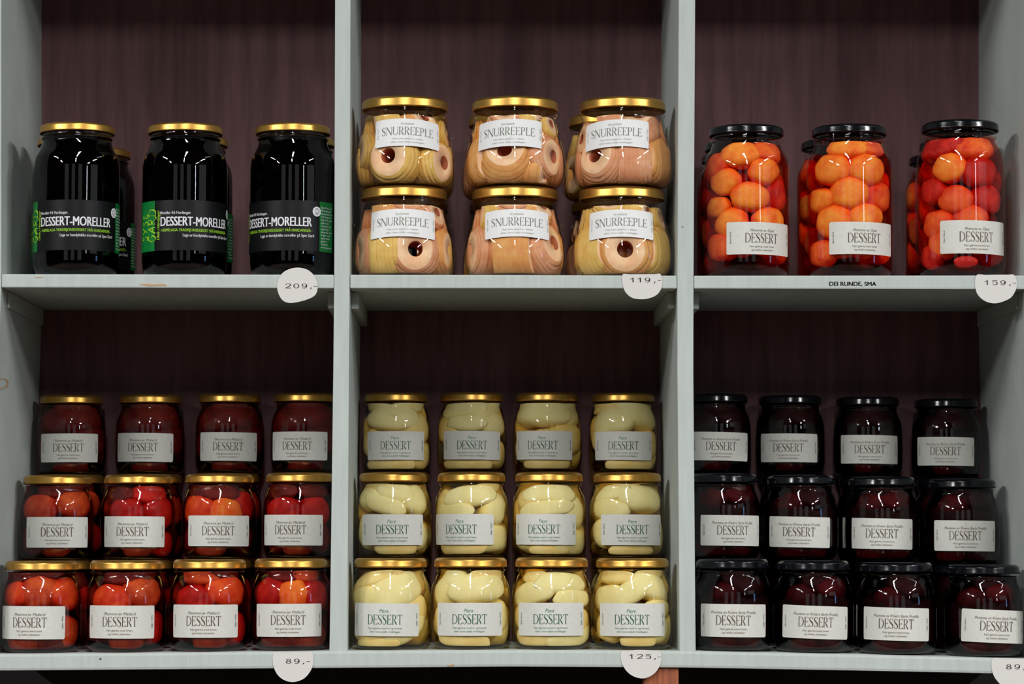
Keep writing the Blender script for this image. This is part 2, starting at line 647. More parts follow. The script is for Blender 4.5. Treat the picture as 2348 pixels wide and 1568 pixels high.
def text(txt, x, y, cap, width=None, align='c', rot=0.0, res=2, off=0.0, shear=0.0):
    global CAPH
    if CAPH is None:
        h = font_ink('H')
        CAPH = max(v[1] for v in h.v)
    g = font_ink(txt, res)
    x0, x1 = min(v[0] for v in g.v), max(v[0] for v in g.v)
    sy = cap / CAPH
    sx = sy if width is None else width / (x1 - x0)
    W = (x1 - x0) * sx
    ofs = {'c': -W / 2, 'l': 0, 'r': -W}[align] - x0 * sx
    t = Ink()
    for k in ((0,) if not off else (-1, 0, 1)):
        t.add(g, sx, sy, ofs + k * off * sy * 2.4, 0, 0, shear)
    o = Ink()
    o.add(t, 1, 1, x, y, rot)
    return o


def brush(word, S):
    """hand-brushed capitals, cap height 1"""
    G = {
        'S': [[(0.62, 0.9), (0.3, 1.0), (0.12, 0.75), (0.5, 0.45), (0.55, 0.15), (0.25, 0.0), (0.02, 0.15)]],
        'Y': [[(0.0, 0.98), (0.3, 0.5), (0.35, 0.45)], [(0.75, 1.05), (0.4, 0.5), (0.15, -0.05)]],
        'E': [[(0.2, 0.95), (0.1, 0.5), (0.12, 0.02), (0.6, 0.05)], [(0.1, 0.95), (0.65, 1.0)], [(0.1, 0.5), (0.55, 0.55)]],
        'G': [[(0.72, 0.85), (0.4, 1.0), (0.08, 0.6), (0.15, 0.1), (0.5, 0.0), (0.7, 0.3), (0.75, 0.45), (0.4, 0.45)]],
        'A': [[(0.0, 0.0), (0.3, 0.6), (0.5, 1.0)], [(0.5, 1.0), (0.6, 0.5), (0.7, 0.0)], [(0.1, 0.35), (0.75, 0.42)]],
        'R': [[(0.15, 1.0), (0.12, 0.5), (0.1, 0.0)], [(0.0, 0.9), (0.5, 1.05), (0.65, 0.8), (0.4, 0.5), (0.15, 0.5), (0.5, 0.2), (0.8, -0.1), (0.95, 0.05)]],
        'D': [[(0.15, 1.0), (0.1, 0.5), (0.1, 0.0)], [(0.0, 0.98), (0.45, 0.95), (0.8, 0.6), (0.7, 0.15), (0.35, -0.02), (0.0, 0.05)]],
    }
    o = Ink()
    x = 0
    for ch in word:
        for s in G[ch]:
            ws = [S * (0.8 + 0.5 * math.sin(1.7 * i + x)) for i in range(len(s))]
            o.stroke([(x + a, b) for a, b in s], ws, 4)
        x += 0.98
    return o, x - 0.2


def digits(word, px):
    """wide price numerals, cap height 1; px: centre of each mark"""
    o = Ink()
    for ch, cx in zip(word, px):
        g = Ink()
        if ch == '0':
            ring(g, 0, 0.5, 0.62, 0.5, 0.40, 0.42)
        elif ch == '1':
            g.stroke([(0.12, 0), (0.12, 1)], 0.24)
            g.stroke([(0.1, 0.95), (-0.15, 0.78), (-0.5, 0.68)], [0.16, 0.1, 0.09])
        elif ch == '2':
            g.stroke([(-0.52, 0.72), (-0.42, 0.88), (-0.1, 0.96), (0.35, 0.9), (0.47, 0.72), (0.3, 0.5), (-0.15, 0.28), (-0.55, 0.05)], [0.16, 0.1, 0.08, 0.14, 0.22, 0.16, 0.13, 0.1], 4)
            g.stroke([(-0.58, 0.05), (0.6, 0.05)], 0.1)
        elif ch == '5':
            g.stroke([(-0.45, 0.95), (0.5, 0.95)], 0.1)
            g.stroke([(-0.42, 0.95), (-0.48, 0.55)], 0.1)
            g.stroke([(-0.48, 0.56), (-0.1, 0.66), (0.35, 0.58), (0.48, 0.33), (0.3, 0.1), (-0.1, 0.04), (-0.5, 0.18)], [0.09, 0.09, 0.16, 0.24, 0.15, 0.08, 0.12], 4)
        elif ch == '8':
            ring(g, 0, 0.76, 0.5, 0.24, 0.3, 0.165)
            ring(g, 0, 0.27, 0.6, 0.28, 0.36, 0.195)
        elif ch == '9':
            ring(g, 0, 0.66, 0.58, 0.34, 0.36, 0.26)
            g.stroke([(0.48, 0.7), (0.45, 0.35), (0.2, 0.08), (-0.15, 0.04), (-0.48, 0.14)], [0.22, 0.22, 0.13, 0.08, 0.1], 4)
        elif ch == ',':
            g.stroke([(0.05, 0.16), (0.1, 0.02), (-0.12, -0.2)], [0.22, 0.2, 0.06], 3)
        elif ch == '-':
            g.stroke([(-0.36, 0.42), (0.36, 0.42)], 0.09)
        o.add(g, x=cx)
    return o


def ink_flat(g, name, mat, parent, px, py, ppm, y):
    """lay ink (mm, x right, y up) on a front plane at depth y with its origin at pixel px, py"""
    o = P(px, py, y)
    verts = [(o.x + a * 0.001, y, o.z + b * 0.001) for a, b in g.v]
    return link(name, mesh_from(name, verts, g.f, [mat], False), parent)


# rust-orange pencil squiggle on the inner face of the left side panel
def on_left_wall(px, py):
    d = Rv * ((px - 1174) / FPX) + Uv * ((784 - py) / FPX) + Fv
    xw = P(interp(WL, py), py, 0).x + 0.0004
    return CAM + d * ((xw - CAM.x) / d.x)


sq = Ink()
sq.stroke([(-1, 868.8), (5, 868.4), (12, 869), (17, 873), (18.3, 879), (16, 885), (10, 888), (4, 890), (0, 893)], [1.6, 1.8, 2, 3.2, 4.2, 4.5, 2.2, 2, 2.6], 3)
link('scuff', mesh_from('scuff', [tuple(on_left_wall(a, b)) for a, b in sq.v], sq.f, [M['scuff']], False), [c for c in unit.children if c.name.startswith('side_panel')][0])

# ------------------------------------------------------------------ price tags
MM = 1 / 2.12
TAGS = [
    ('209,-', 'white rounded price tag with a slanted lower edge reading 209', sh_ul, 0.0006, [(680, 613.5), (706, 619), (723, 636), (728.5, 658), (723, 676), (706, 686), (680, 693), (660, 694), (645, 685), (636, 663), (639, 640), (653, 622)], [661, 679.5, 698, 712.5, 723.5], 661, 10.8),
    ('119,-', 'white price tag reading 119 under the ringed apple jars', sh_um, 0.0006, [(1427.5, 629.5), (1445, 629), (1472, 628.8), (1500, 628.6), (1514, 628.4), (1518.5, 645), (1516, 662), (1505, 676.5), (1486, 684.5), (1468, 686), (1450, 683), (1435, 671), (1427.5, 652)], [1450, 1467, 1484.5, 1500.5, 1512], 647.5, 10.8),
    ('159,-', 'white price tag reading 159 under the orange plum jars', sh_ur, 0.0006, [(2239, 631), (2260, 630.4), (2285, 630), (2310, 630), (2325, 630.6), (2331.5, 648), (2329, 664), (2318, 682), (2298, 692), (2278, 695.5), (2258, 690), (2242, 676), (2235.5, 655)], [2262, 2281, 2299.5, 2315, 2326.5], 653.5, 10.8),
    ('89,-', 'white price tag reading 89 under the light red plum jars', sh_low, -0.0015, [(628, 1497), (650, 1495.5), (672, 1495), (700, 1495), (716, 1496), (718.5, 1518), (712, 1538), (696, 1556), (672, 1563.5), (650, 1558), (634, 1543), (626, 1520)], [662, 680.5, 695, 706.5], 1521, 10.8),
    ('125,-', 'white price tag reading 125 under the pear jars', sh_low, -0.0015, [(1424.5, 1493), (1440, 1491.3), (1466, 1489.8), (1495, 1491), (1513, 1493), (1516.5, 1508), (1513.5, 1524), (1503, 1541), (1487, 1552), (1470, 1555), (1450, 1549), (1434, 1535), (1424.5, 1515)], [1447.5, 1467.5, 1486.5, 1501, 1511.5], 1510.5, 11),
    ('89,-', 'white price tag reading 89 under the black plum jars, cut off by the picture edge', sh_low, -0.0015, [(2276, 1509.5), (2300, 1509), (2330, 1509.5), (2358, 1511), (2367, 1513), (2370, 1530), (2366, 1550), (2350, 1570), (2322, 1579), (2298, 1572), (2280, 1552), (2273.5, 1530)], [2313, 2332, 2347, 2359], 1534, 11),
]
for txt, lab, brd, y, outl, xs, base, cap in TAGS:
    pts = smooth_closed(outl, 5)
    cx = sum(p[0] for p in outl) / len(outl)
    cy = sum(p[1] for p in outl) / len(outl)
    o = P(cx, cy, y)
    t = thing('price_tag', lab, 'price tag', o, group='price tags on the shelf edges')
    yy = -0.0009
    vs = [P(a, b, y) - o for a, b in pts]
    n = len(vs)
    verts = [(v.x, yy, v.z) for v in vs] + [(v.x, yy + 0.0005, v.z) for v in vs]
    faces = [tuple(range(n)), tuple(range(2 * n - 1, n - 1, -1))] + [(i, n + i, n + (i + 1) % n, (i + 1) % n) for i in range(n)]
    link('paper', mesh_from('paper', verts, faces, [M['tagpaper']], False), t)
    g = digits(txt, [(x - cx) * MM / (cap * MM) for x in xs])
    verts = [(a * cap * MM * 0.001, yy - 0.0002, b * cap * MM * 0.001 + (P(cx, base, y).z - o.z)) for a, b in g.v]
    link('lettering', mesh_from('lettering', verts, g.f, [M['black_ink']], False), t)

g = text('DEI RUNDE, SMA', 0, 0, 9.2 * MM, 108 * MM, 'l', off=0.012, res=4)
ink_flat(g, 'lettering', M['black_ink'], sh_ur, 1902, 655, 2.12, 0.0002)

# ------------------------------------------------------------------ jars: shapes (millimetres)
PROF = {
    'small': [(0.01, 1.6), (30, 1.2), (34, 0.1), (37.5, 0.8), (41, 4.5), (43.1, 11), (43.6, 20), (43.7, 35), (43.6, 52), (43.1, 62), (41.6, 69.5), (39.2, 75.5), (37.3, 79.5), (36.7, 83), (38.3, 84.4), (38.3, 85.8), (36.6, 87.2), (36.6, 94)],
    'tall': [(0.01, 2.2), (34, 1.6), (38.5, 0.1), (42, 1.4), (45.3, 7), (46.8, 15), (47.1, 30), (47.1, 70), (47.1, 112), (46.9, 123), (45.4, 132.5), (41.7, 140.5), (39.2, 146), (38.3, 150.5), (39.7, 152.3), (39.7, 154), (38.2, 156), (38.2, 164)],
    'orcio': [(0.01, 2), (34, 1.6), (38.5, 0.1), (46, 2.4), (52, 7.5), (55.3, 15), (56.2, 24), (55.6, 34), (54, 44), (51.8, 53), (49.6, 62), (47.2, 70), (45.6, 77), (45.6, 80.5), (47, 82), (47, 84), (45.4, 86), (45.4, 94)],
}
LIDS = {  # radius, z of rim bottom, z of shoulder, z of top
    'small': (39.7, 88.2, 96.2, 98.4),
    'tall': (41.4, 158.6, 166.4, 168.0),
    'orcio': (47.8, 87.6, 97.2, 99.2),
}
LEVEL = {'small': 87.0, 'tall': 150.0, 'orcio': 80.0}
K = 0.001
_rtab = {}


def rin(kind, z):
    if kind not in _rtab:
        sp = smooth_profile(PROF[kind], 4)
        t = sorted((zz, r) for r, zz in sp if r > 37)
        tab, last = [], -1
        for zz, r in t:
            if zz > last + 0.3:
                tab.append((zz, r))
                last = zz
        _rtab[kind] = tab
    tab = _rtab[kind]
    if z <= tab[0][0]:
        return tab[0][1]
    if z >= tab[-1][0]:
        return tab[-1][1]
    return interp(tab, z)


GLASS, LIDM, LIQ = {}, {}, {}
for kind, pr in PROF.items():
    v, f = lathe([(r * K, z * K) for r, z in smooth_profile(pr, 4)], 56)
    if kind == 'orcio':       # two little moulded ears on the shoulder
        for s in (-1, 1):
            pts = [(49.5, 56), (53.5, 55.5), (56.2, 58), (56.8, 61.5), (55.2, 64), (53.6, 62), (52.0, 60.5), (49.0, 62)]
            n0 = len(v)
            for w in (-2.2, 2.2):
                v += [(s * a * K, w * K, b * K) for a, b in pts]
            n = len(pts)
            f.append(tuple(n0 + i for i in range(n)))
            f.append(tuple(n0 + n + i for i in reversed(range(n))))
            f += [(n0 + i, n0 + (i + 1) % n, n0 + n + (i + 1) % n, n0 + n + i) for i in range(n)]
    GLASS[kind] = mesh_from('glass', v, f, [M['glass']])
    R, z0, z1, z2 = LIDS[kind]
    lp = [(R - 1.6, z0 + 0.6), (R - 0.5, z0), (R, z0 + 0.5), (R + 0.05, z0 + 1.4), (R - 0.25, z0 + 2.4), (R - 0.25, z1 - 1.5), (R - 0.5, z1 - 0.5), (R - 1.4, z1 + 0.3), (R - 2.8, z2 - 0.3), (R - 3.8, z2), (R - 4.8, z2 - 0.4), (R - 6.2, z2 - 1.4), (R - 9, z2 - 1.6), (R - 14, z2 - 1.1), (0.01, z2 - 1.1)]
    v, f = lathe([(r * K, z * K) for r, z in lp], 56)
    for mk in ('gold', 'navy'):
        LIDM[kind, mk] = mesh_from('lid', v, f, [M[mk]])
    zs = [2.6, 4, 6, 9, 14, 20, 30, 40, 50, 56, 62, 66, 70, 74, 78, 82, 86, 92, 100, 110, 120, 126, 132, 137, 141, 145, 148, 150, 154]


def liquid_mesh(kind, matkey, level):
    key = (kind, matkey, level)
    if key not in LIQ:
        zz = [z for z in zs if z < level - 0.5] + [level]
        pr = [(0.0, 2.6)] + [(max(5, rin(kind, z) - 0.9), z) for z in zz] + [(0.0, level)]
        v, f = lathe([(r * K, z * K) for r, z in pr], 40)
        LIQ[key] = mesh_from('syrup', v, f, [M[matkey]])
    return LIQ[key]


# ------------------------------------------------------------------ fruit
def uvsphere(nu, nv):
    v = [(0, 0, -1)]
    for j in range(1, nv):
        a = -PI / 2 + PI * j / nv
        for i in range(nu):
            b = 2 * PI * i / nu
            v.append((math.cos(a) * math.cos(b), math.cos(a) * math.sin(b), math.sin(a)))
    v.append((0, 0, 1))
    f = []
    for i in range(nu):
        f.append((0, 1 + (i + 1) % nu, 1 + i))
    for j in range(nv - 2):
        for i in range(nu):
            a = 1 + j * nu + i
            b = 1 + j * nu + (i + 1) % nu
            f.append((a, b, b + nu, a + nu))
    n = len(v) - 1
    o = 1 + (nv - 2) * nu
    for i in range(nu):
        f.append((o + i, o + (i + 1) % nu, n))
    return v, f


SPH = uvsphere(20, 14)
INSET = 1.3      # how far (mm) fruit keeps behind the outside of the glass


def press(kind, p, zmin=3.4, zmax=None, soft=4.0):
    """push a point that would poke out of the jar softly back against the glass"""
    x, y, z = p
    zmax = zmax or LEVEL[kind] - 0.8
    if z < zmin + 1.6:
        z = zmin + 1.6 * math.exp((z - zmin - 1.6) / 1.6)
    if z > zmax - 4:
        z = zmax - 4 + 4 * (1 - math.exp(-(z - zmax + 4) / 4))
    r = math.hypot(x, y)
    R0 = rin(kind, z) - INSET - soft
    if r > R0:
        r2 = R0 + soft * (1 - math.exp(-(r - R0) / soft))
        x, y = x * r2 / r, y * r2 / r
    return (x, y, z)


def piece(kind, az, z, rx, rz, mat, name, rr=None, rot=0.0, seed=0, off=None, lump=0.06, taper=0.0):
    """a fruit lying against the glass: azimuth az (deg, 0 = front), height z, half-width rx, half-height rz (mm)"""
    rr = rr or min(rx, rz) * 0.95
    Rz = rin(kind, z)
    rc = off if off is not None else max(0, Rz - rr * 0.86)
    a = rad(az)
    c = Vector((rc * math.sin(a), -rc * math.cos(a), z))
    tx = Vector((math.cos(a), math.sin(a), 0))
    rd = Vector((math.sin(a), -math.cos(a), 0))
    up = Vector((0, 0, 1))
    cr, sr = math.cos(rad(rot)), math.sin(rad(rot))
    e1 = tx * cr + up * sr
    e2 = up * cr - tx * sr
    vs = []
    for x, y, zz in SPH[0]:
        k = 1 + lump * noise.noise(Vector((x * 1.7 + seed * 3.1, y * 1.7 + seed, zz * 1.7))) * 2
        tp = 1 - taper * x
        q = c + e1 * (x * rx * k) + rd * (y * rr * k * tp) + e2 * (zz * rz * k * tp)
        vs.append(tuple(t * K for t in press(kind, q)))
    return link(name, mesh_from(name, vs, SPH[1], [M[mat]]))


def apple(kind, az, z, r, aaz, ael, mat, seed=0, off=None):
    """cored apple cut into a spiral: rings stacked along its own axis (axis azimuth / elevation in the jar)"""
    rnd = random.Random(seed)
    ns = 7
    a, e = rad(aaz), rad(ael)
    facing = math.cos(rad(aaz - az)) * math.cos(e) > 0.6 or math.cos(a) * math.cos(e) > 0.6
    gr, wob = (0.35, 0.7) if facing else (0.7, 1.2)
    prof, tags = [], []
    hole = r * 0.29
    t = 1.36 * r / ns
    zl = -0.68 * r

    def ro(q):
        return r * math.sqrt(max(0.05, 1 - (q / (1.04 * r)) ** 2)) * 1.0
    prof.append((hole, zl - 0.2))
    tags.append(0)
    for i in range(ns):
        s0, s1 = zl + i * t, zl + (i + 1) * t
        m = (s0 + s1) / 2
        prof += [(ro(s0 + 0.3) - gr, s0 + 0.1), (ro(s0 + 0.5) - 0.1, s0 + 0.4), (ro(m) + (0.0 if facing else 0.2), m), (ro(s1 - 0.5) - 0.1, s1 - 0.4), (ro(s1 - 0.3) - gr, s1 - 0.1)]
        tags += [i] * 5
    prof.append((hole, -zl + 0.2))
    tags.append(ns - 1)
    prof += [(hole * 0.92, -zl * 0.5), (hole * 0.8, 0), (hole * 0.92, zl * 0.5), (hole, zl - 0.2)]
    tags += [ns - 1, ns // 2, 1, 0]
    segs = 30
    v, f = lathe(prof, segs)
    sh = [(rnd.uniform(-wob, wob), rnd.uniform(-wob, wob)) for _ in range(ns)]
    ax = Vector((math.sin(a) * math.cos(e), -math.cos(a) * math.cos(e), math.sin(e)))
    t1 = ax.orthogonal().normalized()
    t2 = ax.cross(t1)
    Rz = rin(kind, z)
    rc = off if off is not None else max(0, Rz - r * 0.72)
    b = rad(az)
    c = Vector((rc * math.sin(b), -rc * math.cos(b), z))
    vs = []
    for i, (x, y, zz) in enumerate(v):
        sx, sy = sh[tags[i // segs]]
        k = 1 + 0.05 * noise.noise(Vector((x * 0.05 + seed, y * 0.05, zz * 0.05)))
        q = c + t1 * (x * k + sx) + t2 * (y * k + sy) + ax * zz
        vs.append(tuple(w * K for w in press(kind, q)))
    nrow = len(prof) - 1
    mid = []
    for j in range(len(f)):
        q = j // segs
        mid.append(1 if q >= nrow - 4 else 3 if q in (0, nrow - 5) else 2 if 1 < q < nrow - 5 and q % 5 == 0 else 0)
    return link('apple', mesh_from('apple', vs, f, [M[mat], M['a_core'], M['a_cut'], M['a_face']], True, mid))


# ------------------------------------------------------------------ labels
def wrap(kind, u, v, zc, lift, tilt=0.0, arch=0.0, fan=0.0):
    """label coordinates (mm right, mm up from label centre) -> jar surface"""
    ct, stt = math.cos(tilt), math.sin(tilt)
    u, v = u * ct + v * stt, v * ct - u * stt
    u *= 1 - fan * v
    v -= arch * u * u
    if kind == 'orcio':
        z = zc + v * 0.97
    else:
        z = zc + v
    R = rin(kind, z)
    Rm = rin(kind, zc)
    a = u / (R if kind == 'orcio' else Rm)
    r = R + lift
    return (r * math.sin(a) * K, -r * math.cos(a) * K, v * K if kind != 'orcio' else v * 0.97 * K)


def paper_mesh(kind, w, h, zc, mat, tilt=0, arch=0, fan=0, rc=1.8, lift=0.35, nu=30, nv=6, u0=None, u1=None):
    u0 = -w / 2 if u0 is None else u0
    u1 = w / 2 if u1 is None else u1
    us = [u0 + (u1 - u0) * i / nu for i in range(nu + 1)]
    if rc:
        us = sorted(us + [u0 + rc * k for k in (0.06, 0.3, 0.65, 1)] + [u1 - rc * k for k in (0.06, 0.3, 0.65, 1)])
    v, f = [], []
    for u in us:
        hh = h / 2
        if rc:
            d = max(0, u0 + rc - u, u - (u1 - rc))
            hh -= rc - math.sqrt(max(0, rc * rc - d * d))
        for j in range(nv + 1):
            v.append(wrap(kind, u, -hh + 2 * hh * j / nv, zc, lift, tilt, arch, fan))
    n = nv + 1
    for i in range(len(us) - 1):
        for j in range(nv):
            f.append((i * n + j, (i + 1) * n + j, (i + 1) * n + j + 1, i * n + j + 1))
    return mesh_from('label', v, f, [mat])


def ink_mesh(kind, parts, zc, tilt=0, arch=0, fan=0, lift=0.5):
    v, f, mi, mats = [], [], [], []
    for k, (g, mat) in enumerate(parts):
        n0 = len(v)
        v += [wrap(kind, a, b, zc, lift + 0.07 * min(k, 3), tilt, arch, fan) for a, b in g.v]
        f += [tuple(i + n0 for i in q) for q in g.f]
        if mat not in mats:
            mats.append(mat)
        mi += [mats.index(mat)] * len(g.f)
    return mesh_from('lettering', v, f, [M[m] for m in mats], False, mi)


def sprig(s=1.0):
    g = Ink()
    g.stroke([(1, -15), (0.5, -6), (-0.5, 2), (-2, 9), (-1.2, 14)], [0.8, 0.6, 0.5, 0.5, 0.4], 4)
    for x, y, a, l in ((0.5, -6, 30, 8), (0, -1, 145, 8), (-0.6, 2, 40, 9), (-1.2, 6, 150, 7), (0.8, -10, 160, 7), (-1.6, 8, 60, 6)):
        c, sn = math.cos(rad(a)), math.sin(rad(a))
        g.stroke([(x, y), (x + c * l * 0.35, y + sn * l * 0.35), (x + c * l * 0.7, y + sn * l * 0.7), (x + c * l, y + sn * l)], [0.3, 1.7 * s, 1.5 * s, 0.1], 3)
    return g


def label_parts(kindkey):
    if kindkey == 'snurre':
        parts = [(sprig(0.8), 'ink_faintg')]
        parts.append((serif_word('SNURREEPLE', 0, -3.2, 9.6, 59), 'ink_grey'))
        parts.append((text('Aromatisk', -1, 9.2, 2.6, 15, shear=0.25), 'ink_grey2'))
        parts.append((text('Nyt som dessert, i bakst', 0, -8.2, 1.9, 34), 'ink_grey2'))
        parts.append((text('eller lune att\u00e5t middagen', 0, -12.2, 1.9, 37), 'ink_grey2'))
        parts.append((text('Syse Gard', -33.6, 0, 1.7, 13, rot=PI / 2), 'ink_grey2'))
        parts.append((text('Sidan 1890', 35.2, 0, 1.7, 14, rot=-PI / 2), 'ink_grey2'))
        return parts
    green = kindkey == 'pear'
    big, mid, faint = ('ink_green', 'ink_green2', 'ink_faintg') if green else ('ink_dark', 'ink_mid', 'ink_faint')
    parts = [(sprig(), faint)]
    parts.append((serif_word('DESSERT', 0, -5.0, 10.6, 38.5), big))
    if kindkey == 'opal':
        parts.append((text('Plomme av Opal', 0, 7.4, 2.9, 27, shear=0.2), mid))
    elif kindkey == 'mallard':
        parts.append((text('Plomme av Mallard', 0, 7.4, 3.0, 34, shear=0.2), mid))
    elif kindkey == 'rivers':
        parts.append((text('Plomme av Rivers Early Prolific', 0, 7.4, 3.0, 50, shear=0.2), mid))
    else:
        parts.append((text('P\u00e6re', -1, 7.6, 4.0, 9.5, shear=0.2), mid))
    if green:
        parts.append((text('Nyt gjerne med is og kr\u00f8nsj', 0, -9.9, 2.0, 37), mid))
        parts.append((text('eller lune att\u00e5t middagen', 0, -13.7, 2.0, 34), mid))
    else:
        parts.append((text('Nyt gjerne med krem', 0, -9.9, 2.0, 28.5), mid))
        parts.append((text('og hakka valn\u00f8tter', 0, -13.7, 2.0, 25), mid))
    parts.append((text('Syse Gard', -34.6, 0.5, 1.9, 12.5, rot=PI / 2), big))
    parts.append((text('Sidan 1890', 36.0, 0.5, 1.9, 13.5, rot=-PI / 2), big))
    return parts


_lp, _lm = {}, {}


def label_meshes(kind, key, tilt):
    k = (kind, key, tilt)
    if k in _lm:
        return _lm[k]
    if key not in _lp:
        _lp[key] = label_parts(key)
    if key == 'snurre':
        zc, w, h, arch, fan = 57.5, 76, 32, 0.0021, -0.0004
    else:
        zc, w, h, arch, fan = (32.2 if kind == 'small' else 40.6), 80.5, 35.4, 0, 0
    t = rad(tilt)
    _lm[k] = (paper_mesh(kind, w, h, zc, M['paper2' if key == 'snurre' else 'paper'], t, arch, fan), ink_mesh(kind, _lp[key], zc, t, arch, fan), zc)
    return _lm[k]


def cherry_label():
    kind, zc = 'tall', 53.5
    base = paper_mesh(kind, 0, 55, zc, M['blacklabel'], rc=0, lift=0.3, u0=-50.4, u1=52.4)
    left = paper_mesh(kind, 0, 55, zc, M['green'], rc=0, lift=0.34, u0=-81, u1=-50.6, nu=14)
    right = paper_mesh(kind, 0, 55, zc, M['green'], rc=0, lift=0.34, u0=52.6, u1=76.5, nu=12)
    z = lambda a: a - zc
    parts = []
    parts.append((text('DESSERT-MORELLER', 0, z(52.8), 9.8, 84.5, res=4, off=0.009), 'white_ink'))
    parts.append((text('Moreller fr\u00e5 Hardanger.', -43, z(65.6), 3.1, 35, 'l', res=3, off=0.008), 'white_ink'))
    parts.append((text('- HEIMELAGA TRADISJONSDESSERT FR\u00c5 HARDANGER -', 0, z(46.6), 3.1, 86, res=3, off=0.01), 'lime_ink'))
    parts.append((text('Laga av handplukka moreller p\u00e5 Syse Gard', 45, z(41.0), 3.1, 62, 'r', res=3, off=0.008), 'white_ink'))
    g, w = brush('SYSE', 0.13)
    o = Ink()
    o.add(g, 31 / w, 11, -62, z(37.5), PI / 2)
    parts.append((o, 'lime_ink'))
    g, w = brush('GARD', 0.14)
    o = Ink()
    o.add(g, 35 / w, 11.5, -49.2, z(36), PI / 2)
    parts.append((o, 'lime_ink'))
    parts.append((text('Ulvik i Hardanger', -43.6, z(53.5), 3.6, 32, rot=PI / 2, res=3, shear=0.35, off=0.01), 'lime_ink'))
    lines = ['Syse Gard, er ein', 'Hardanger-gard', 'tradisjonell, som', 'i Hardanger har', 'dyrka frukt og b\u00e6r', 'sidan sist.', 'Vi ynskjer deg', 'opplevingar', 'p\u00e5 garden, frukt', 'skogen, matar', 'og hardinger', 'gjester.', 'Velkomen.', 'www.sysegard.no']
    for i, l in enumerate(lines):
        parts.append((text(l, 54.2, z(73.4 - 3.35 * i), 2.1, min(20.5, len(l) * 1.25), 'l'), 'white_ink'))
    em = Ink()
    em.poly([(48.8 + 5.4 * math.cos(2 * PI * k / 28), z(69.5) + 5.4 * math.sin(2 * PI * k / 28)) for k in range(28)])
    pet = Ink()
    for k in range(8):
        a = 2 * PI * (k + 0.5) / 8
        cx, cy = 48.8 + 2.5 * math.cos(a), z(70.1) + 2.5 * math.sin(a)
        pet.poly([(cx + 0.95 * math.cos(t) * math.cos(a) - 0.42 * math.sin(t) * math.sin(a), cy + 0.95 * math.cos(t) * math.sin(a) + 0.42 * math.sin(t) * math.cos(a)) for t in [2 * PI * q / 10 for q in range(10)]])
    bar = Ink()
    bar.stroke([(46.8, z(66.2)), (50.8, z(66.2))], 0.35)
    lm = ink_mesh(kind, parts, zc, lift=0.45)
    emm = ink_mesh(kind, [(em, 'white_ink'), (pet, 'black_ink'), (bar, 'ink_mid')], zc, lift=0.42)
    return base, left, right, lm, emm, zc


CH = cherry_label()


def add_label(jar, kind, key, ang, tilt):
    pm, im, zc = label_meshes(kind, key, round(tilt * 4) / 4)
    l = link('label', pm, jar)
    l.location = (0, 0, zc * K)
    l.rotation_euler = (0, 0, rad(ang))
    link('lettering', im, l)


def add_cherry_label(jar, ang):
    base, left, right, lm, emm, zc = CH
    l = link('label', base, jar)
    l.location = (0, 0, zc * K)
    l.rotation_euler = (0, 0, rad(ang))
    link('side_strip', left, l)
    link('side_strip', right, l)
    link('lettering', lm, l)
    link('emblem', emm, l)


def jar(name, label, group, kind, px, y, zbase, scale=1.0, lid='gold', liq='liq_red', level=None, lab=None, ang=0, tilt=0, pieces=(), rot_extra=0.0, cat='jar'):
    x = P(px, 1000, y).x
    # P at a different height shifts x a touch because of the pitch: solve at the jar's own height
    pyy = 784
    for _ in range(3):
        q = P(px, pyy, y)
        d = (zbase + 0.05 - q.z)
        pyy -= d * FPX / (y + D0)
    x = P(px, pyy, y).x
    face = math.atan2(x - CAM.x, y - CAM.y)       # turn the jar's front to the eye
    t = thing(name, label, cat, (x, y, zbase), -face + rad(rot_extra), group, scale)
    link('glass', GLASS[kind], t)
    link('lid', LIDM[kind, lid], t)
    link('syrup', liquid_mesh(kind, liq, level or LEVEL[kind]), t)
    for p in pieces:
        p.parent = t
    if lab == 'cherry':
        add_cherry_label(t, ang)
    elif lab:
        add_label(t, kind, lab, ang, tilt)
    return t


def again(src, label, group, px, y, zbase, scale=1.0, turn=0.0, ang=None):
    t = copy_tree(src)
    pyy = 784
    for _ in range(3):
        q = P(px, pyy, y)
        pyy -= (zbase + 0.05 - q.z) * FPX / (y + D0)
    x = P(px, pyy, y).x
    t.location = (x, y, zbase)
    t.rotation_euler = (0, 0, -math.atan2(x - CAM.x, y - CAM.y))
    t.scale = (scale,) * 3
    t['label'] = label
    t['group'] = group
    for c in t.children:
        if c.name.split('.')[0] == 'label':
            if ang is not None:
                c.rotation_euler = (0, 0, rad(ang))
        else:
            c.rotation_euler = (0, 0, rad(turn))
    return t


def front_pieces(kind, ppm, cx, base, spec, nm, fill=None):
    """spec rows: px, py, rx, ry (photo px), material, rot -> pieces against the front glass"""
    out = []
    for i, s in enumerate(spec):
        px, py, rx, ry, mat = s[:5]
        rot = s[5] if len(s) > 5 else 0
        R = rin(kind, max(8, (base - py) / ppm))
        sn = max(-0.96, min(0.96, (px - cx) / ppm / (R - 1.5)))
        az = math.degrees(math.asin(sn))
        wide = 1 / max(0.62, math.cos(rad(az)))
        out.append(piece(kind, az, (base - py) / ppm, rx / ppm * wide, ry / ppm, mat, nm, rot=rot, seed=i + px, taper=s[6] if len(s) > 6 else 0))
    for i, s in enumerate(fill or ()):
        az, z, rx, rz, mat, off = s
        out.append(piece(kind, az, z, rx, rz, mat, nm, seed=i * 7 + cx, off=off))
    return out


rnd = random.Random(5)
# ------------------------------------------------------------------ upper left: cherries
GC = 'jars of dark cherries on the upper left shelf'
YA = (0.0488, 0.1438, 0.2392)


INSET = 2.9


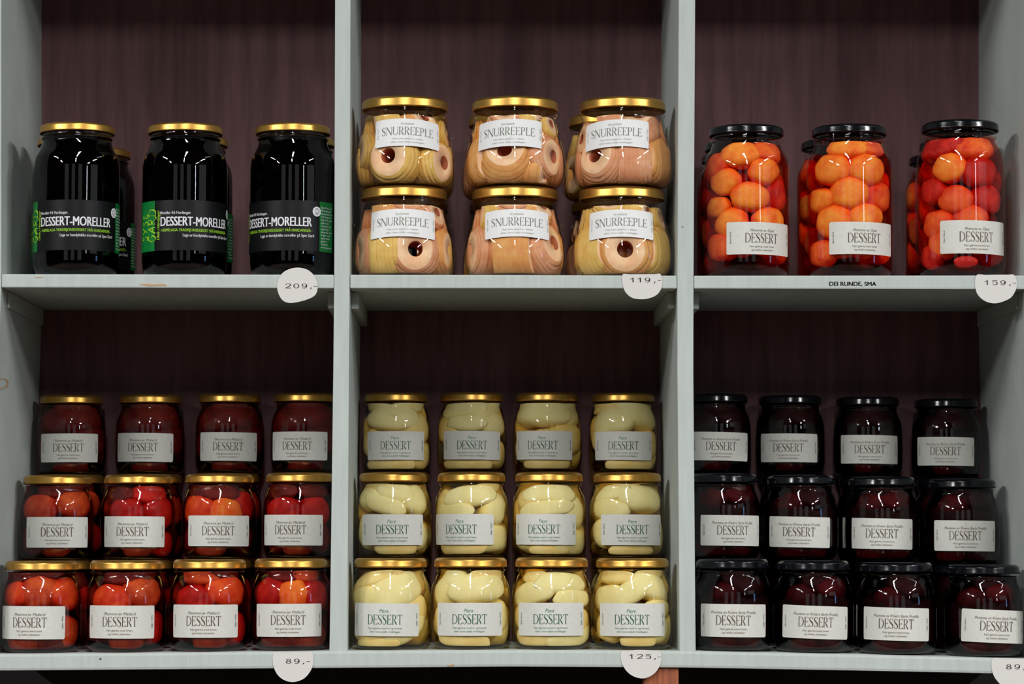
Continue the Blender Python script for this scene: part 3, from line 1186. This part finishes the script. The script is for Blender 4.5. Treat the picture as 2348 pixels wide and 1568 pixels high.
def cherries(seed):
    r = random.Random(seed)
    out = []
    for i in range(13):
        out.append(piece('tall', -85 + 170 * ((i * 0.382 + r.random() * 0.15) % 1), 12 + 9.6 * i + r.uniform(-3, 3), 11, 10.5, 'cherry', 'cherry', seed=i + seed))
    return out


def footing(f, px):
    x = P(px, 1000, 0.1).x
    return max(f(x - 0.045), f(x), f(x + 0.045)) + 0.0005


CL = ['gold-lidded jar of black cherries, leftmost of three in front, its lettering facing forward',
      'gold-lidded jar of black cherries, middle of three in front, bright green strip at its left',
      'gold-lidded jar of black cherries, rightmost in front, behind the 209 price tag']
cj = []
for i, (px, a) in enumerate(((174.8, -1), (423, 18.5), (670, -25))):
    cj.append(jar('cherry_jar', CL[i], GC, 'tall', px, YA[0], footing(up_z, px), 1.0, 'gold', 'liq_cherry', 154, 'cherry', a, 0, cherries(i * 11)))
zU = lambda px: footing(up_z, px)
again(cj[0], 'gold-lidded cherry jar directly behind the leftmost cherry jar, lid just peeping out at left', GC, 167.5, YA[1], zU(150), 1.0, 40, -8)
again(cj[1], 'cherry jar behind the middle cherry jar, green strip showing at its right edge', GC, 438, YA[1], zU(438), 1.0, 70, -4)
again(cj[2], 'cherry jar behind the rightmost cherry jar, beside the divider', GC, 683.5, YA[1], zU(684), 1.0, 20, -12)
again(cj[0], 'rearmost cherry jar on the upper left shelf, its lid and letters ER showing', GC, 217, YA[2], zU(217), 1.0, 120, -2.5)

# ------------------------------------------------------------------ upper right: orange plums
INSET = 1.5
GO = 'jars of orange plums on the upper right shelf'
o, ro, rd_, am = 'p_orange', 'p_redor', 'p_red', 'p_amber'


def fills(kind, n, mat, seed, zlo, zhi, size, mats=None):
    r = random.Random(seed)
    out = []
    for i in range(n):
        a = 100 + 160 * ((i * 0.618 + r.random() * 0.1) % 1)
        out.append((a, zlo + (zhi - zlo) * (i + 0.5) / n, size * r.uniform(0.9, 1.1), size * r.uniform(0.85, 1.05), (mats or [mat])[i % len(mats or [mat])], None))
    for i in range(max(2, n // 3)):
        out.append((r.uniform(0, 360), zlo + (zhi - zlo) * (i + 0.5) / max(2, n // 3), size, size, (mats or [mat])[i % len(mats or [mat])], r.uniform(2, 10)))
    return out


OP = [
    (1712.5, 0.0512, 1.0, 'orange plum jar with a black lid, leftmost of three in front, empty neck under lid', 21, [
        (1694, 350, 46, 33, o), (1630, 372, 26, 32, ro), (1651, 411, 33, 33, o), (1762, 388, 33, 33, o), (1722, 447, 45, 36, o), (1634, 468, 26, 26, o), (1668, 506, 37, 36, o),
        (1777, 500, 34, 32, o), (1772, 344, 32, 30, ro), (1797, 440, 22, 40, rd_), (1640, 558, 32, 34, ro), (1700, 560, 34, 28, am), (1760, 556, 34, 28, ro)]),
    (1949, 0.0495, 1.0, 'orange plum jar with a black lid, middle of three, above the DEI RUNDE lettering', 20.5, [
        (1946, 333, 50, 31, o), (1897, 384, 40, 38, o), (2000, 384, 39, 38, o), (1949, 438, 45, 42, o), (1869, 451, 30, 30, o), (1903, 503, 42, 40, o), (1996, 494, 37, 34, o),
        (2034, 445, 26, 36, ro), (1868, 574, 32, 32, ro), (2012, 330, 28, 28, ro), (1925, 562, 32, 28, am), (1985, 560, 34, 30, ro)]),
    (2204, 0.0515, 1.03, 'orange plum jar with a black lid, rightmost of three, plums deepest red', 21, [
        (2247, 334, 44, 33, ro), (2172, 381, 38, 36, o), (2258, 391, 38, 37, rd_), (2191, 455, 40, 35, ro), (2139, 509, 33, 37, ro), (2234, 498, 40, 32, ro), (2126, 431, 27, 30, rd_),
        (2279, 452, 30, 36, rd_), (2150, 556, 30, 34, ro), (2122, 582, 24, 28, rd_), (2130, 332, 36, 34, rd_), (2188, 325, 28, 24, rd_), (2215, 598, 28, 14, rd_), (2245, 550, 30, 30, ro)]),
]
oj = []
for px, y, s, lab, ang, spec in OP:
    ppm = 2.12 * s / (1 + y / D0)
    oj.append(jar('plum_jar', lab, GO, 'tall', px, y, zU(px), s, 'navy', 'liq_orange', 149 if px < 1800 else 152, 'opal', ang, 0.6,
                  front_pieces('tall', ppm, px, 629.5, spec, 'plum', fills('tall', 8, o, int(px), 26, 140, 19, [o, ro]))))
again(oj[1], 'black-lidded plum jar directly behind the leftmost orange plum jar', GO, 1698, 0.1475, zU(1698), 0.98, 130, 150)
again(oj[2], 'black-lidded plum jar at the back, behind the two leftmost-column orange plum jars', GO, 1689, 0.2432, zU(1689), 0.98, 200, 120)
again(oj[0], 'black-lidded plum jar half hidden behind the middle orange plum jar', GO, 1921, YA[1] + 0.002, zU(1921), 0.99, 110, 130)
again(oj[1], 'black-lidded plum jar directly behind the rightmost orange plum jar', GO, 2193, 0.148, zU(2193), 0.99, 90, 110)
again(oj[0], 'rearmost black-lidded plum jar behind the rightmost pair, orange plums at its left edge', GO, 2165, 0.2432, zU(2165), 0.97, 60, 140)

# ------------------------------------------------------------------ upper middle: spiral apples
INSET = 1.2
GA = 'jars of spiral apples on the upper middle shelf'
ye, pe, pk = 'a_yellow', 'a_peach', 'a_pink'
AP = [  # px, row, label angle, tilt, colour words, apples (az, z, r, axis az, axis el, mat)
    (928, 1, 4, 1.8, 'yellow rings with a hollow core showing below the label', [(-16, 29, 30, -28, 8, ye), (52, 25, 27, 58, 6, ye), (-30, 66, 23, 80, 15, ye), (24, 68, 22, 50, 35, pe), (-80, 40, 24, -70, 0, ye), (85, 60, 18, 80, 0, ye), (130, 30, 28, 120, 0, ye), (-140, 32, 28, 200, 0, ye), (180, 66, 24, 90, 0, pe)]),
    (1181, 1, -8, -1.2, 'peach rings, a pink ring at its right side', [(-14, 25, 29, -12, 38, pe), (46, 34, 26, 68, 0, pk), (-60, 30, 28, 10, 5, pe), (-18, 70, 22, -10, 55, pk), (28, 70, 20, 80, 0, ye), (65, 68, 17, 70, 20, ye), (30, 12, 18, 80, 0, 'a_peach'), (130, 30, 28, 120, 0, pe), (-140, 32, 28, 200, 0, pe), (180, 66, 24, 90, 0, pe)]),
    (1428, 1, -9, -1.4, 'pink rings, sliced apples standing at its right', [(-34, 26, 29, -40, 22, pk), (18, 26, 28, 100, 4, pk), (62, 30, 26, 140, 0, pe), (38, 66, 24, -5, 52, pk), (-20, 70, 22, 70, 10, pk), (-75, 55, 20, -60, 0, pk), (130, 30, 28, 120, 0, pk), (-130, 32, 28, 200, 0, pk), (180, 66, 24, 90, 0, pk)]),
    (926, 0, -1.5, 0.2, 'yellow-pink rings, one core hollow facing forward', [(-70, 28, 28, -78, 0, pk), (-30, 27, 28, 70, 4, ye), (17, 27, 30, 8, 4, pk), (70, 30, 26, 78, 0, pe), (-38, 68, 22, 70, 5, pe), (10, 70, 22, 0, 65, pk), (50, 68, 20, 70, 20, pk), (130, 30, 28, 120, 0, pe), (-140, 32, 28, 200, 0, ye), (180, 66, 24, 90, 0, pe)]),
    (1181, 0, 3, 0.2, 'pink rings, upright slices fanned below the label', [(-66, 30, 28, -76, 0, pk), (-4, 26, 32, 82, 4, pe), (52, 30, 30, 66, 22, pk), (-45, 68, 22, 78, 0, ye), (-5, 72, 22, 0, 60, pk), (40, 70, 22, 70, 40, pe), (130, 30, 28, 120, 0, pk), (-140, 32, 28, 200, 0, pk), (180, 66, 24, 90, 0, pk)]),
    (1426, 0, -1, 0.0, 'yellow rings, one round core hollow facing forward', [(-48, 30, 30, 40, 5, ye), (5, 27, 32, 2, 2, pe), (62, 30, 28, 150, 0, ye), (-25, 70, 22, -10, 60, ye), (28, 70, 22, 80, 8, ye), (75, 66, 18, 80, 10, ye), (-80, 62, 18, 80, 0, ye), (130, 30, 28, 120, 0, ye), (-140, 32, 28, 200, 0, ye), (180, 66, 24, 90, 0, ye)]),
]
YO = (0.0595, 0.1745)
HO = 0.0993
col = {928: 'left', 926: 'left', 1181: 'centre', 1428: 'right', 1426: 'right'}
aj = {}
for i, (px, row, ang, tilt, words, aps) in enumerate(AP):
    aps = aps + [(98, 27, 27, 100, 0, aps[1][5]), (-98, 27, 27, 90, 5, aps[0][5]), (100, 62, 20, 80, 10, aps[0][5]), (-102, 62, 20, 95, 0, aps[2][5])]
    pcs = [apple('orcio', a, z, r, b, c, m, seed=i * 20 + j) for j, (a, z, r, b, c, m) in enumerate(aps)]
    aj[i] = jar('apple_jar', f"{'upper' if row else 'lower'} {col[px]} jar of apple spirals, {words}", GA, 'orcio', px, YO[0], zU(px) + row * HO, 1.0, 'gold', 'liq_apple', 78, 'snurre', ang, tilt, pcs)
for i, (px, row, src, w) in enumerate(((931, 1, 3, 'upper left'), (1169, 1, 4, 'upper centre'), (1399, 1, 5, 'upper right'), (931, 0, 0, 'lower left'), (1172, 0, 5, 'lower centre'), (1406, 0, 2, 'lower right'))):
    again(aj[src], f'gold-lidded apple jar standing directly behind the {w} front apple jar', GA, px, YO[1], zU(px) + row * HO, 1.0, 100 + 37 * i, 150)

# ------------------------------------------------------------------ lower shelves
YR = (0.0452, 0.146, 0.2455)
SC = (1.0, 0.965, 0.93)
HS = 0.0984
PPM = [2.12 * SC[i] / (1 + YR[i] / D0) for i in range(3)]
zL = lambda px: footing(low_z, px)


def stack(name, cols, rows, labkey, liq, lid, group, specs, nm, words, hidden_label, hidden_group, fill, walls):
    """rows[r] = four jars (px, base px, label angle, tilt); row r stands on r hidden jars behind the row below it"""
    made = {}
    names_r = ('bottom row', 'middle row', 'top row')
    ordn = ('leftmost', 'second', 'third', 'rightmost')
    for r in range(3):
        for c in range(4):
            px, base, ang, tilt, w = rows[r][c]
            ztop = zL(px) + (HS + 0.0003) * r
            ppm = PPM[r] / SC[r]
            sp = specs[r][c]
            pcs = front_pieces('small', PPM[r], px, base, sp, nm, fill(r * 4 + c))
            lab = words(r, c, names_r[r], ordn[c], w)
            made[r, c] = jar(name, lab, group, 'small', px, YR[r], ztop, SC[r], lid, liq, 86.5, labkey, ang, tilt, pcs)
    k = 0
    for r in (1, 2):
        for c in range(4):
            px = rows[r][c][0]
            for lv in range(r):
                # hidden ranks stand evenly between the uprights
                kk = D0 / (D0 + YR[r])
                a_, b_ = [interp(tt, 1400 - 220 * lv) * kk + VX * (1 - kk) for tt in walls]
                pxh = a_ + (b_ - a_) * (c + 0.5) / 4
                t = again(made[(lv + r) % 3, (c + 1 + k) % 4], hidden_label, hidden_group, pxh, YR[r], zL(px) + (HS + 0.0003) * lv, 1.0, 100 + 50 * k, rows[0][c][2])
                k += 1
    return made


def z4(lst, ox, oy, s):
    return [((a / s + ox), (b / s + oy), rx / s, ry / s) + tuple(t) for a, b, rx, ry, *t in lst]


# --- lower left: light red plums
INSET = 2.3
dk = 'p_dark'
S4 = [[  # bottom plums take darker colours to stand for the shade there
    z4([(190, 1120, 105, 100, am), (55, 1130, 62, 75, ro), (372, 1130, 80, 90, ro), (355, 1310, 85, 85, am), (95, 1350, 85, 72, 'p_brown'), (268, 1350, 80, 72, dk), (250, 1010, 80, 45, dk), (100, 1030, 70, 50, dk)], 0, 860, 2.2141),
    z4([(545, 1155, 95, 85, ro), (755, 1120, 92, 92, am), (600, 1040, 90, 50, dk), (640, 1345, 92, 74, 'p_brown'), (810, 1290, 62, 90, rd_), (740, 1020, 80, 45, dk), (480, 1290, 60, 80, dk)], 0, 860, 2.2141),
    z4([(965, 1155, 95, 85, rd_), (1180, 1115, 92, 90, ro), (1010, 1035, 95, 50, am), (1070, 1345, 90, 74, 'p_brown'), (1225, 1295, 60, 90, rd_), (1150, 1020, 80, 45, dk), (900, 1290, 60, 80, dk)], 0, 860, 2.2141),
    z4([(1490, 1125, 88, 85, o), (1345, 1120, 72, 90, rd_), (1635, 1135, 72, 90, rd_), (1430, 1025, 90, 50, dk), (1560, 1025, 80, 45, am), (1600, 1330, 90, 80, 'p_brown'), (1390, 1345, 85, 74, dk), (1500, 1300, 80, 60, am)], 0, 860, 2.2141),
], [
    z4([(168, 680, 80, 78, am), (402, 660, 88, 85, am), (260, 590, 80, 52, dk), (285, 868, 80, 66, 'p_brown'), (445, 800, 55, 80, dk), (150, 840, 70, 80, dk), (380, 570, 70, 40, dk)], 0, 860, 2.2141),
    z4([(625, 690, 88, 78, rd_), (845, 700, 70, 90, rd_), (775, 605, 92, 60, rd_), (580, 610, 70, 55, dk), (700, 868, 80, 66, 'p_brown'), (860, 855, 60, 70, rd_), (560, 820, 60, 80, dk)], 0, 860, 2.2141),
    z4([(1152, 690, 88, 75, o), (975, 680, 75, 85, ro), (1120, 600, 100, 55, dk), (1275, 665, 58, 80, rd_), (1060, 868, 80, 66, 'p_brown'), (1250, 830, 60, 80, dk), (960, 830, 55, 80, dk), (1000, 590, 60, 45, dk)], 0, 860, 2.2141),
    z4([(1415, 695, 88, 80, rd_), (1625, 695, 75, 85, rd_), (1400, 590, 80, 50, dk), (1610, 590, 75, 50, dk), (1510, 866, 78, 66, 'p_brown'), (1650, 830, 50, 80, dk), (1380, 830, 50, 80, dk)], 0, 860, 2.2141),
], [
    [(px + dx, y, 42, 36, m) for dx, y, m in ((-45, 965, 'p_dark'), (40, 960, 'p_dark'), (0, 925, 'p_dark'), (0, 1070, 'p_dark'), (60, 1010, 'p_dark'), (-60, 1020, 'p_dark'))] for px in (164, 344.5, 527, 700)
]]
R4 = [
    [(95, 1499, -17.5, 0.3, 'label turned to the left'), (289.5, 1497, -9.5, 0.2, ''), (480, 1495.5, -8.5, 0.0, ''), (667, 1492, -4, -0.2, 'above the 89 tag')],
    [(131, 1284, 0.5, 0.0, 'two amber plums above label'), (317, 1281, -9, 0.2, 'bright red plums'), (503, 1280, -1.5, 0.3, 'one orange plum above label'), (687, 1279, -15, 0.3, 'dark gap between two red plums')],
    [(164, 1084, -5, -0.3, ''), (344.5, 1084, -12.5, 0.5, ''), (527, 1083, -3, 0.5, ''), (700, 1083, -14, 0.3, '')],
]


def wd(kindw, comp):
    def f(r, c, rn, on, w):
        s = f'{kindw}, {on} in the {rn}, {comp}'
        return s
    return f


stack('plum_jar', None, R4, 'mallard', 'liq_red', 'gold', 'gold-lidded jars of red plums stacked in the lower left compartment', S4, 'plum',
      wd('gold-lidded jar of red plums', 'lower left compartment'),
      'gold-lidded jar of red plums, mostly hidden behind and under the stacked rows, lower left compartment', 'hidden red plum jars in the lower left compartment',
      lambda s: fills('small', 5, dk, s, 22, 76, 19, [dk, 'p_red']), (WL, D1L))

# --- lower middle: pears
INSET = 1.4
pr, pg = 'pear', 'pear2'
S5 = [[
    z4([(285, 1110, 150, 110, pr, 25), (105, 1130, 75, 62, pr), (150, 1040, 110, 42, pg, 20), (345, 1285, 120, 72, pr, 25), (130, 1290, 90, 90, pg), (410, 1190, 60, 80, pg), (250, 1010, 80, 35, pg), (180, 1360, 120, 35, pg)], 780, 860, 2.215),
    z4([(705, 1090, 160, 80, pr, 5), (562, 1045, 62, 60, pr), (498, 1110, 52, 85, pr), (830, 1235, 60, 95, pr), (620, 1345, 150, 52, pg, -8), (500, 1250, 60, 95, pg), (760, 1020, 90, 35, pg), (640, 1230, 120, 80, pg)], 780, 860, 2.215),
    z4([(1130, 1065, 145, 58, pr), (955, 1115, 110, 62, pr, 12), (1205, 1140, 90, 55, pr), (975, 1325, 105, 65, pg), (1190, 1335, 120, 55, pr, 12), (985, 1035, 70, 36, pg), (1230, 1250, 60, 70, pg), (910, 1230, 60, 70, pg), (1080, 1230, 120, 60, pg)], 780, 860, 2.215),
    z4([(1475, 1105, 140, 62, pr, 35), (1605, 1085, 92, 72, pr, -30), (1335, 1140, 82, 72, pr), (1385, 1030, 95, 40, pg), (1625, 1290, 80, 75, pr), (1520, 1350, 95, 45, pg), (1330, 1280, 60, 80, pg), (1590, 1010, 70, 36, pg), (1630, 1190, 60, 50, pr)], 780, 860, 2.215),
], [
    z4([(290, 610, 112, 58, pr, -10), (215, 665, 115, 52, pr, -18), (412, 645, 62, 85, pr), (118, 630, 60, 72, pr), (118, 800, 60, 95, pr), (405, 820, 75, 75, pr), (285, 885, 115, 45, pg), (180, 570, 70, 36, pg), (270, 790, 110, 70, pg)], 780, 860, 2.215),
    z4([(660, 622, 152, 60, pr, 6), (560, 695, 105, 42, pr), (812, 690, 62, 80, pr, 40), (805, 835, 82, 75, pr), (615, 885, 125, 50, pg), (500, 655, 42, 72, pg), (770, 570, 60, 36, pg), (520, 810, 70, 80, pg)], 780, 860, 2.215),
    z4([(1060, 612, 162, 52, pr), (1045, 685, 172, 42, pr, 6), (1212, 705, 60, 95, pr), (1205, 855, 82, 80, pr), (925, 825, 60, 85, pr), (1065, 890, 110, 40, pg), (930, 640, 50, 60, pg), (1060, 790, 110, 60, pg)], 780, 860, 2.215),
    z4([(1545, 630, 115, 78, pr, -10), (1365, 605, 95, 48, pr, 16), (1350, 685, 95, 58, pr, -5), (1310, 800, 62, 85, pr), (1480, 895, 125, 42, pg), (1610, 790, 60, 80, pr), (1450, 570, 80, 36, pg), (1460, 790, 100, 70, pg)], 780, 860, 2.215),
], [
    z4([(260, 225, 150, 70, pr), (170, 165, 100, 40, pr, -15), (360, 165, 95, 45, pr, 10), (420, 280, 60, 90, pg), (250, 465, 140, 50, pg), (130, 350, 50, 80, pg), (430, 430, 50, 60, pg), (250, 350, 110, 60, pg)], 780, 860, 2.215),
    z4([(620, 180, 130, 55, pr, 8), (640, 250, 110, 45, pr), (770, 180, 90, 50, pr, 30), (810, 260, 60, 70, pr), (510, 280, 60, 80, pg), (640, 465, 140, 50, pg), (800, 400, 60, 80, pg), (640, 350, 110, 60, pg)], 780, 860, 2.215),
    z4([(1040, 200, 150, 75, pr), (1200, 200, 60, 80, pr, 40), (1190, 330, 80, 85, pg), (920, 200, 55, 70, pr), (920, 370, 60, 85, pg), (1050, 460, 130, 50, pg), (1060, 340, 110, 60, pg)], 780, 860, 2.215),
    z4([(1370, 240, 110, 80, pr, 20), (1540, 200, 105, 85, pr, -30), (1330, 170, 80, 40, pg), (1310, 330, 62, 85, pg), (1480, 460, 140, 50, pg), (1600, 360, 62, 90, pg), (1430, 150, 60, 36, pg), (1450, 350, 110, 60, pg)], 780, 860, 2.215),
]]
R5 = [
    [(895, 1488, -8, 0.5, ''), (1079, 1488, -1.5, 0.0, ''), (1265, 1488, -1.5, 0.0, ''), (1450.5, 1489, -0.8, 0.2, '')],
    [(901, 1280, -0.8, 0.0, ''), (1081, 1279, -17, 0.0, ''), (1259, 1279, -8, 0.2, ''), (1438.5, 1279, 8.5, 0.3, '')],
    [(908.5, 1084, -1, 0.0, ''), (1081.5, 1083, 0.8, 0.5, ''), (1255, 1083, -8, 0.5, ''), (1428.5, 1083, 0.8, 0.3, '')],
]
stack('pear_jar', None, R5, 'pear', 'liq_pear', 'gold', 'gold-lidded jars of pears stacked in the lower middle compartment', S5, 'pear_piece',
      wd('gold-lidded jar of pale pears', 'lower middle compartment'),
      'gold-lidded jar of pears, mostly hidden behind and under the stacked rows, lower middle compartment', 'hidden pear jars in the lower middle compartment',
      lambda s: fills('small', 6, pg, s, 18, 78, 23, [pr, pg]), (D1R, D2L))

# --- lower right: black plums
INSET = 2.6
dr, dd = 'dp_red', 'dp_dark'
R6 = [
    [(1680, 1492, 1, 0.8, ''), (1865, 1496, 3.5, 2.0, ''), (2055.5, 1501, -0.8, 1.5, ''), (2255, 1506, 20, 2.5, '')],
    [(1659.5, 1282, 15, 0.8, ''), (1836, 1282, -3, 1.2, ''), (2022, 1282, 0, 1.2, ''), (2206, 1283, 5.5, 0.8, '')],
    [(1643, 1085, 8, 1.2, ''), (1812, 1085, -3.5, 0.5, ''), (1990, 1085, 3, 0.8, ''), (2169, 1086, -1, 0.8, '')],
]
S6 = []
for r in range(3):
    row = []
    for c in range(4):
        px, base = R6[r][c][:2]
        q = random.Random(r * 7 + c)
        if r < 2:
            off = [(-28, -128, dr), (48, -140, dr if (r + c) % 2 else dd), (10, -160, dd), (-68, -100, dd), (72, -96, dd), (-30, -22, dr), (35, -24, dr), (-70, -60, dd), (70, -50, dd), (15, -100, dd)]
        else:
            off = [(-28, -118, dd), (48, -125, dd), (10, -145, dd), (-60, -80, dd), (60, -80, dd), (0, -22, dr)]
        row.append([(px + a + q.uniform(-8, 8), base + b + q.uniform(-5, 5), 36, 30, m) for a, b, m in off])
    S6.append(row)
stack('dark_plum_jar', None, R6, 'rivers', 'liq_dark', 'navy', 'black-lidded jars of dark plums stacked in the lower right compartment', S6, 'plum',
      wd('black-lidded jar of dark plums', 'lower right compartment'),
      'black-lidded jar of dark plums, mostly hidden behind and under the stacked rows, lower right compartment', 'hidden dark plum jars in the lower right compartment',
      lambda s: fills('small', 4, dd, s, 22, 76, 19, [dd, dr]), (D2R, WR))

# ------------------------------------------------------------------ the place around it
fl = box('floor', (-5, -9, -0.96), (6, 0.45, -0.95), M['floor'], None, 0)
fl['kind'] = 'structure'
wb = box('wall_back', (-5, 0.3026, -0.95), (6, 0.44, 2.2), M['wallb'], None, 0)
wb['kind'] = 'structure'


def area(name, loc, target, sx, sy, power, color=(1, 1, 1), axis=None):
    d = bpy.data.lights.new(name, 'AREA')
    d.shape = 'RECTANGLE'
    d.size, d.size_y = sx, sy
    d.energy = power
    d.color = color
    o_ = bpy.data.objects.new(name, d)
    COL.objects.link(o_)
    o_.location = loc
    if axis == 'down':
        o_.rotation_euler = (0, 0, 0)
    else:
        v = Vector(target) - Vector(loc)
        o_.rotation_euler = v.to_track_quat('-Z', 'Y').to_euler()
    return o_


W = (1.0, 0.995, 0.985)
# fluorescent ceiling lamps: one running out over the aisle, its neighbours further off and to both sides
area('ceiling_lamp', (-0.04, -1.9, 1.92), None, 0.13, 1.7, 38, W, 'down')
area('ceiling_lamp', (-0.04, -4.5, 2.1), None, 0.1, 1.5, 125, W, 'down')
for x, y, pw in ((3.3, -4.4, 225), (3.3, -2.3, 165), (2.7, -0.7, 7), (-3.3, -2.3, 165), (-3.3, -4.4, 225)):
    area('ceiling_lamp', (x, y, 2.05), None, 0.08, 1.2, pw, W, 'down')
# daylight: a bright high window slit far down the aisle on the right, a pale and a blue pane nearer; unseen glowing panes added behind the viewer for gold lids to reflect
area('window_or_added_light', (4.9, -7.6, 1.6), (0, 0, 0.4), 0.28, 0.8, 17, (0.92, 0.96, 1.0))
area('window_or_added_light', (5.2, -3.9, 1.45), (0, 0, 0.4), 2.4, 0.9, 4.5, (0.92, 0.96, 1.0))
area('window_or_added_light', (5.0, -2.6, 0.5), (0, 0, 0.1), 0.4, 0.7, 5, (0.25, 0.5, 1.0))
for x, wd_, pw in ((-3.4, 1.7, 7), (-0.6, 1.3, 5.5), (2.2, 1.6, 7)):
    area('window_or_added_light', (x, -8.6, 1.1), (x * 0.2, 0, 0.3), wd_, 2.4, pw, (0.97, 0.98, 1.0))

w = bpy.data.worlds.new('world')
sc.world = w
w.use_nodes = True
bg = w.node_tree.nodes['Background']
bg.inputs['Color'].default_value = (0.9, 0.95, 1.0, 1)
bg.inputs['Strength'].default_value = 0.012

sc.view_settings.view_transform = 'Standard'
sc.view_settings.look = 'None'
sc.view_settings.gamma = 1.0
sc.view_settings.use_curve_mapping = False
sc.view_settings.exposure = -0.44
sc.cycles.transparent_max_bounces = 24
sc.cycles.max_bounces = 6
sc.cycles.diffuse_bounces = 3
sc.cycles.glossy_bounces = 3
sc.cycles.transmission_bounces = 4
sc.cycles.caustics_reflective = False
sc.cycles.caustics_refractive = False
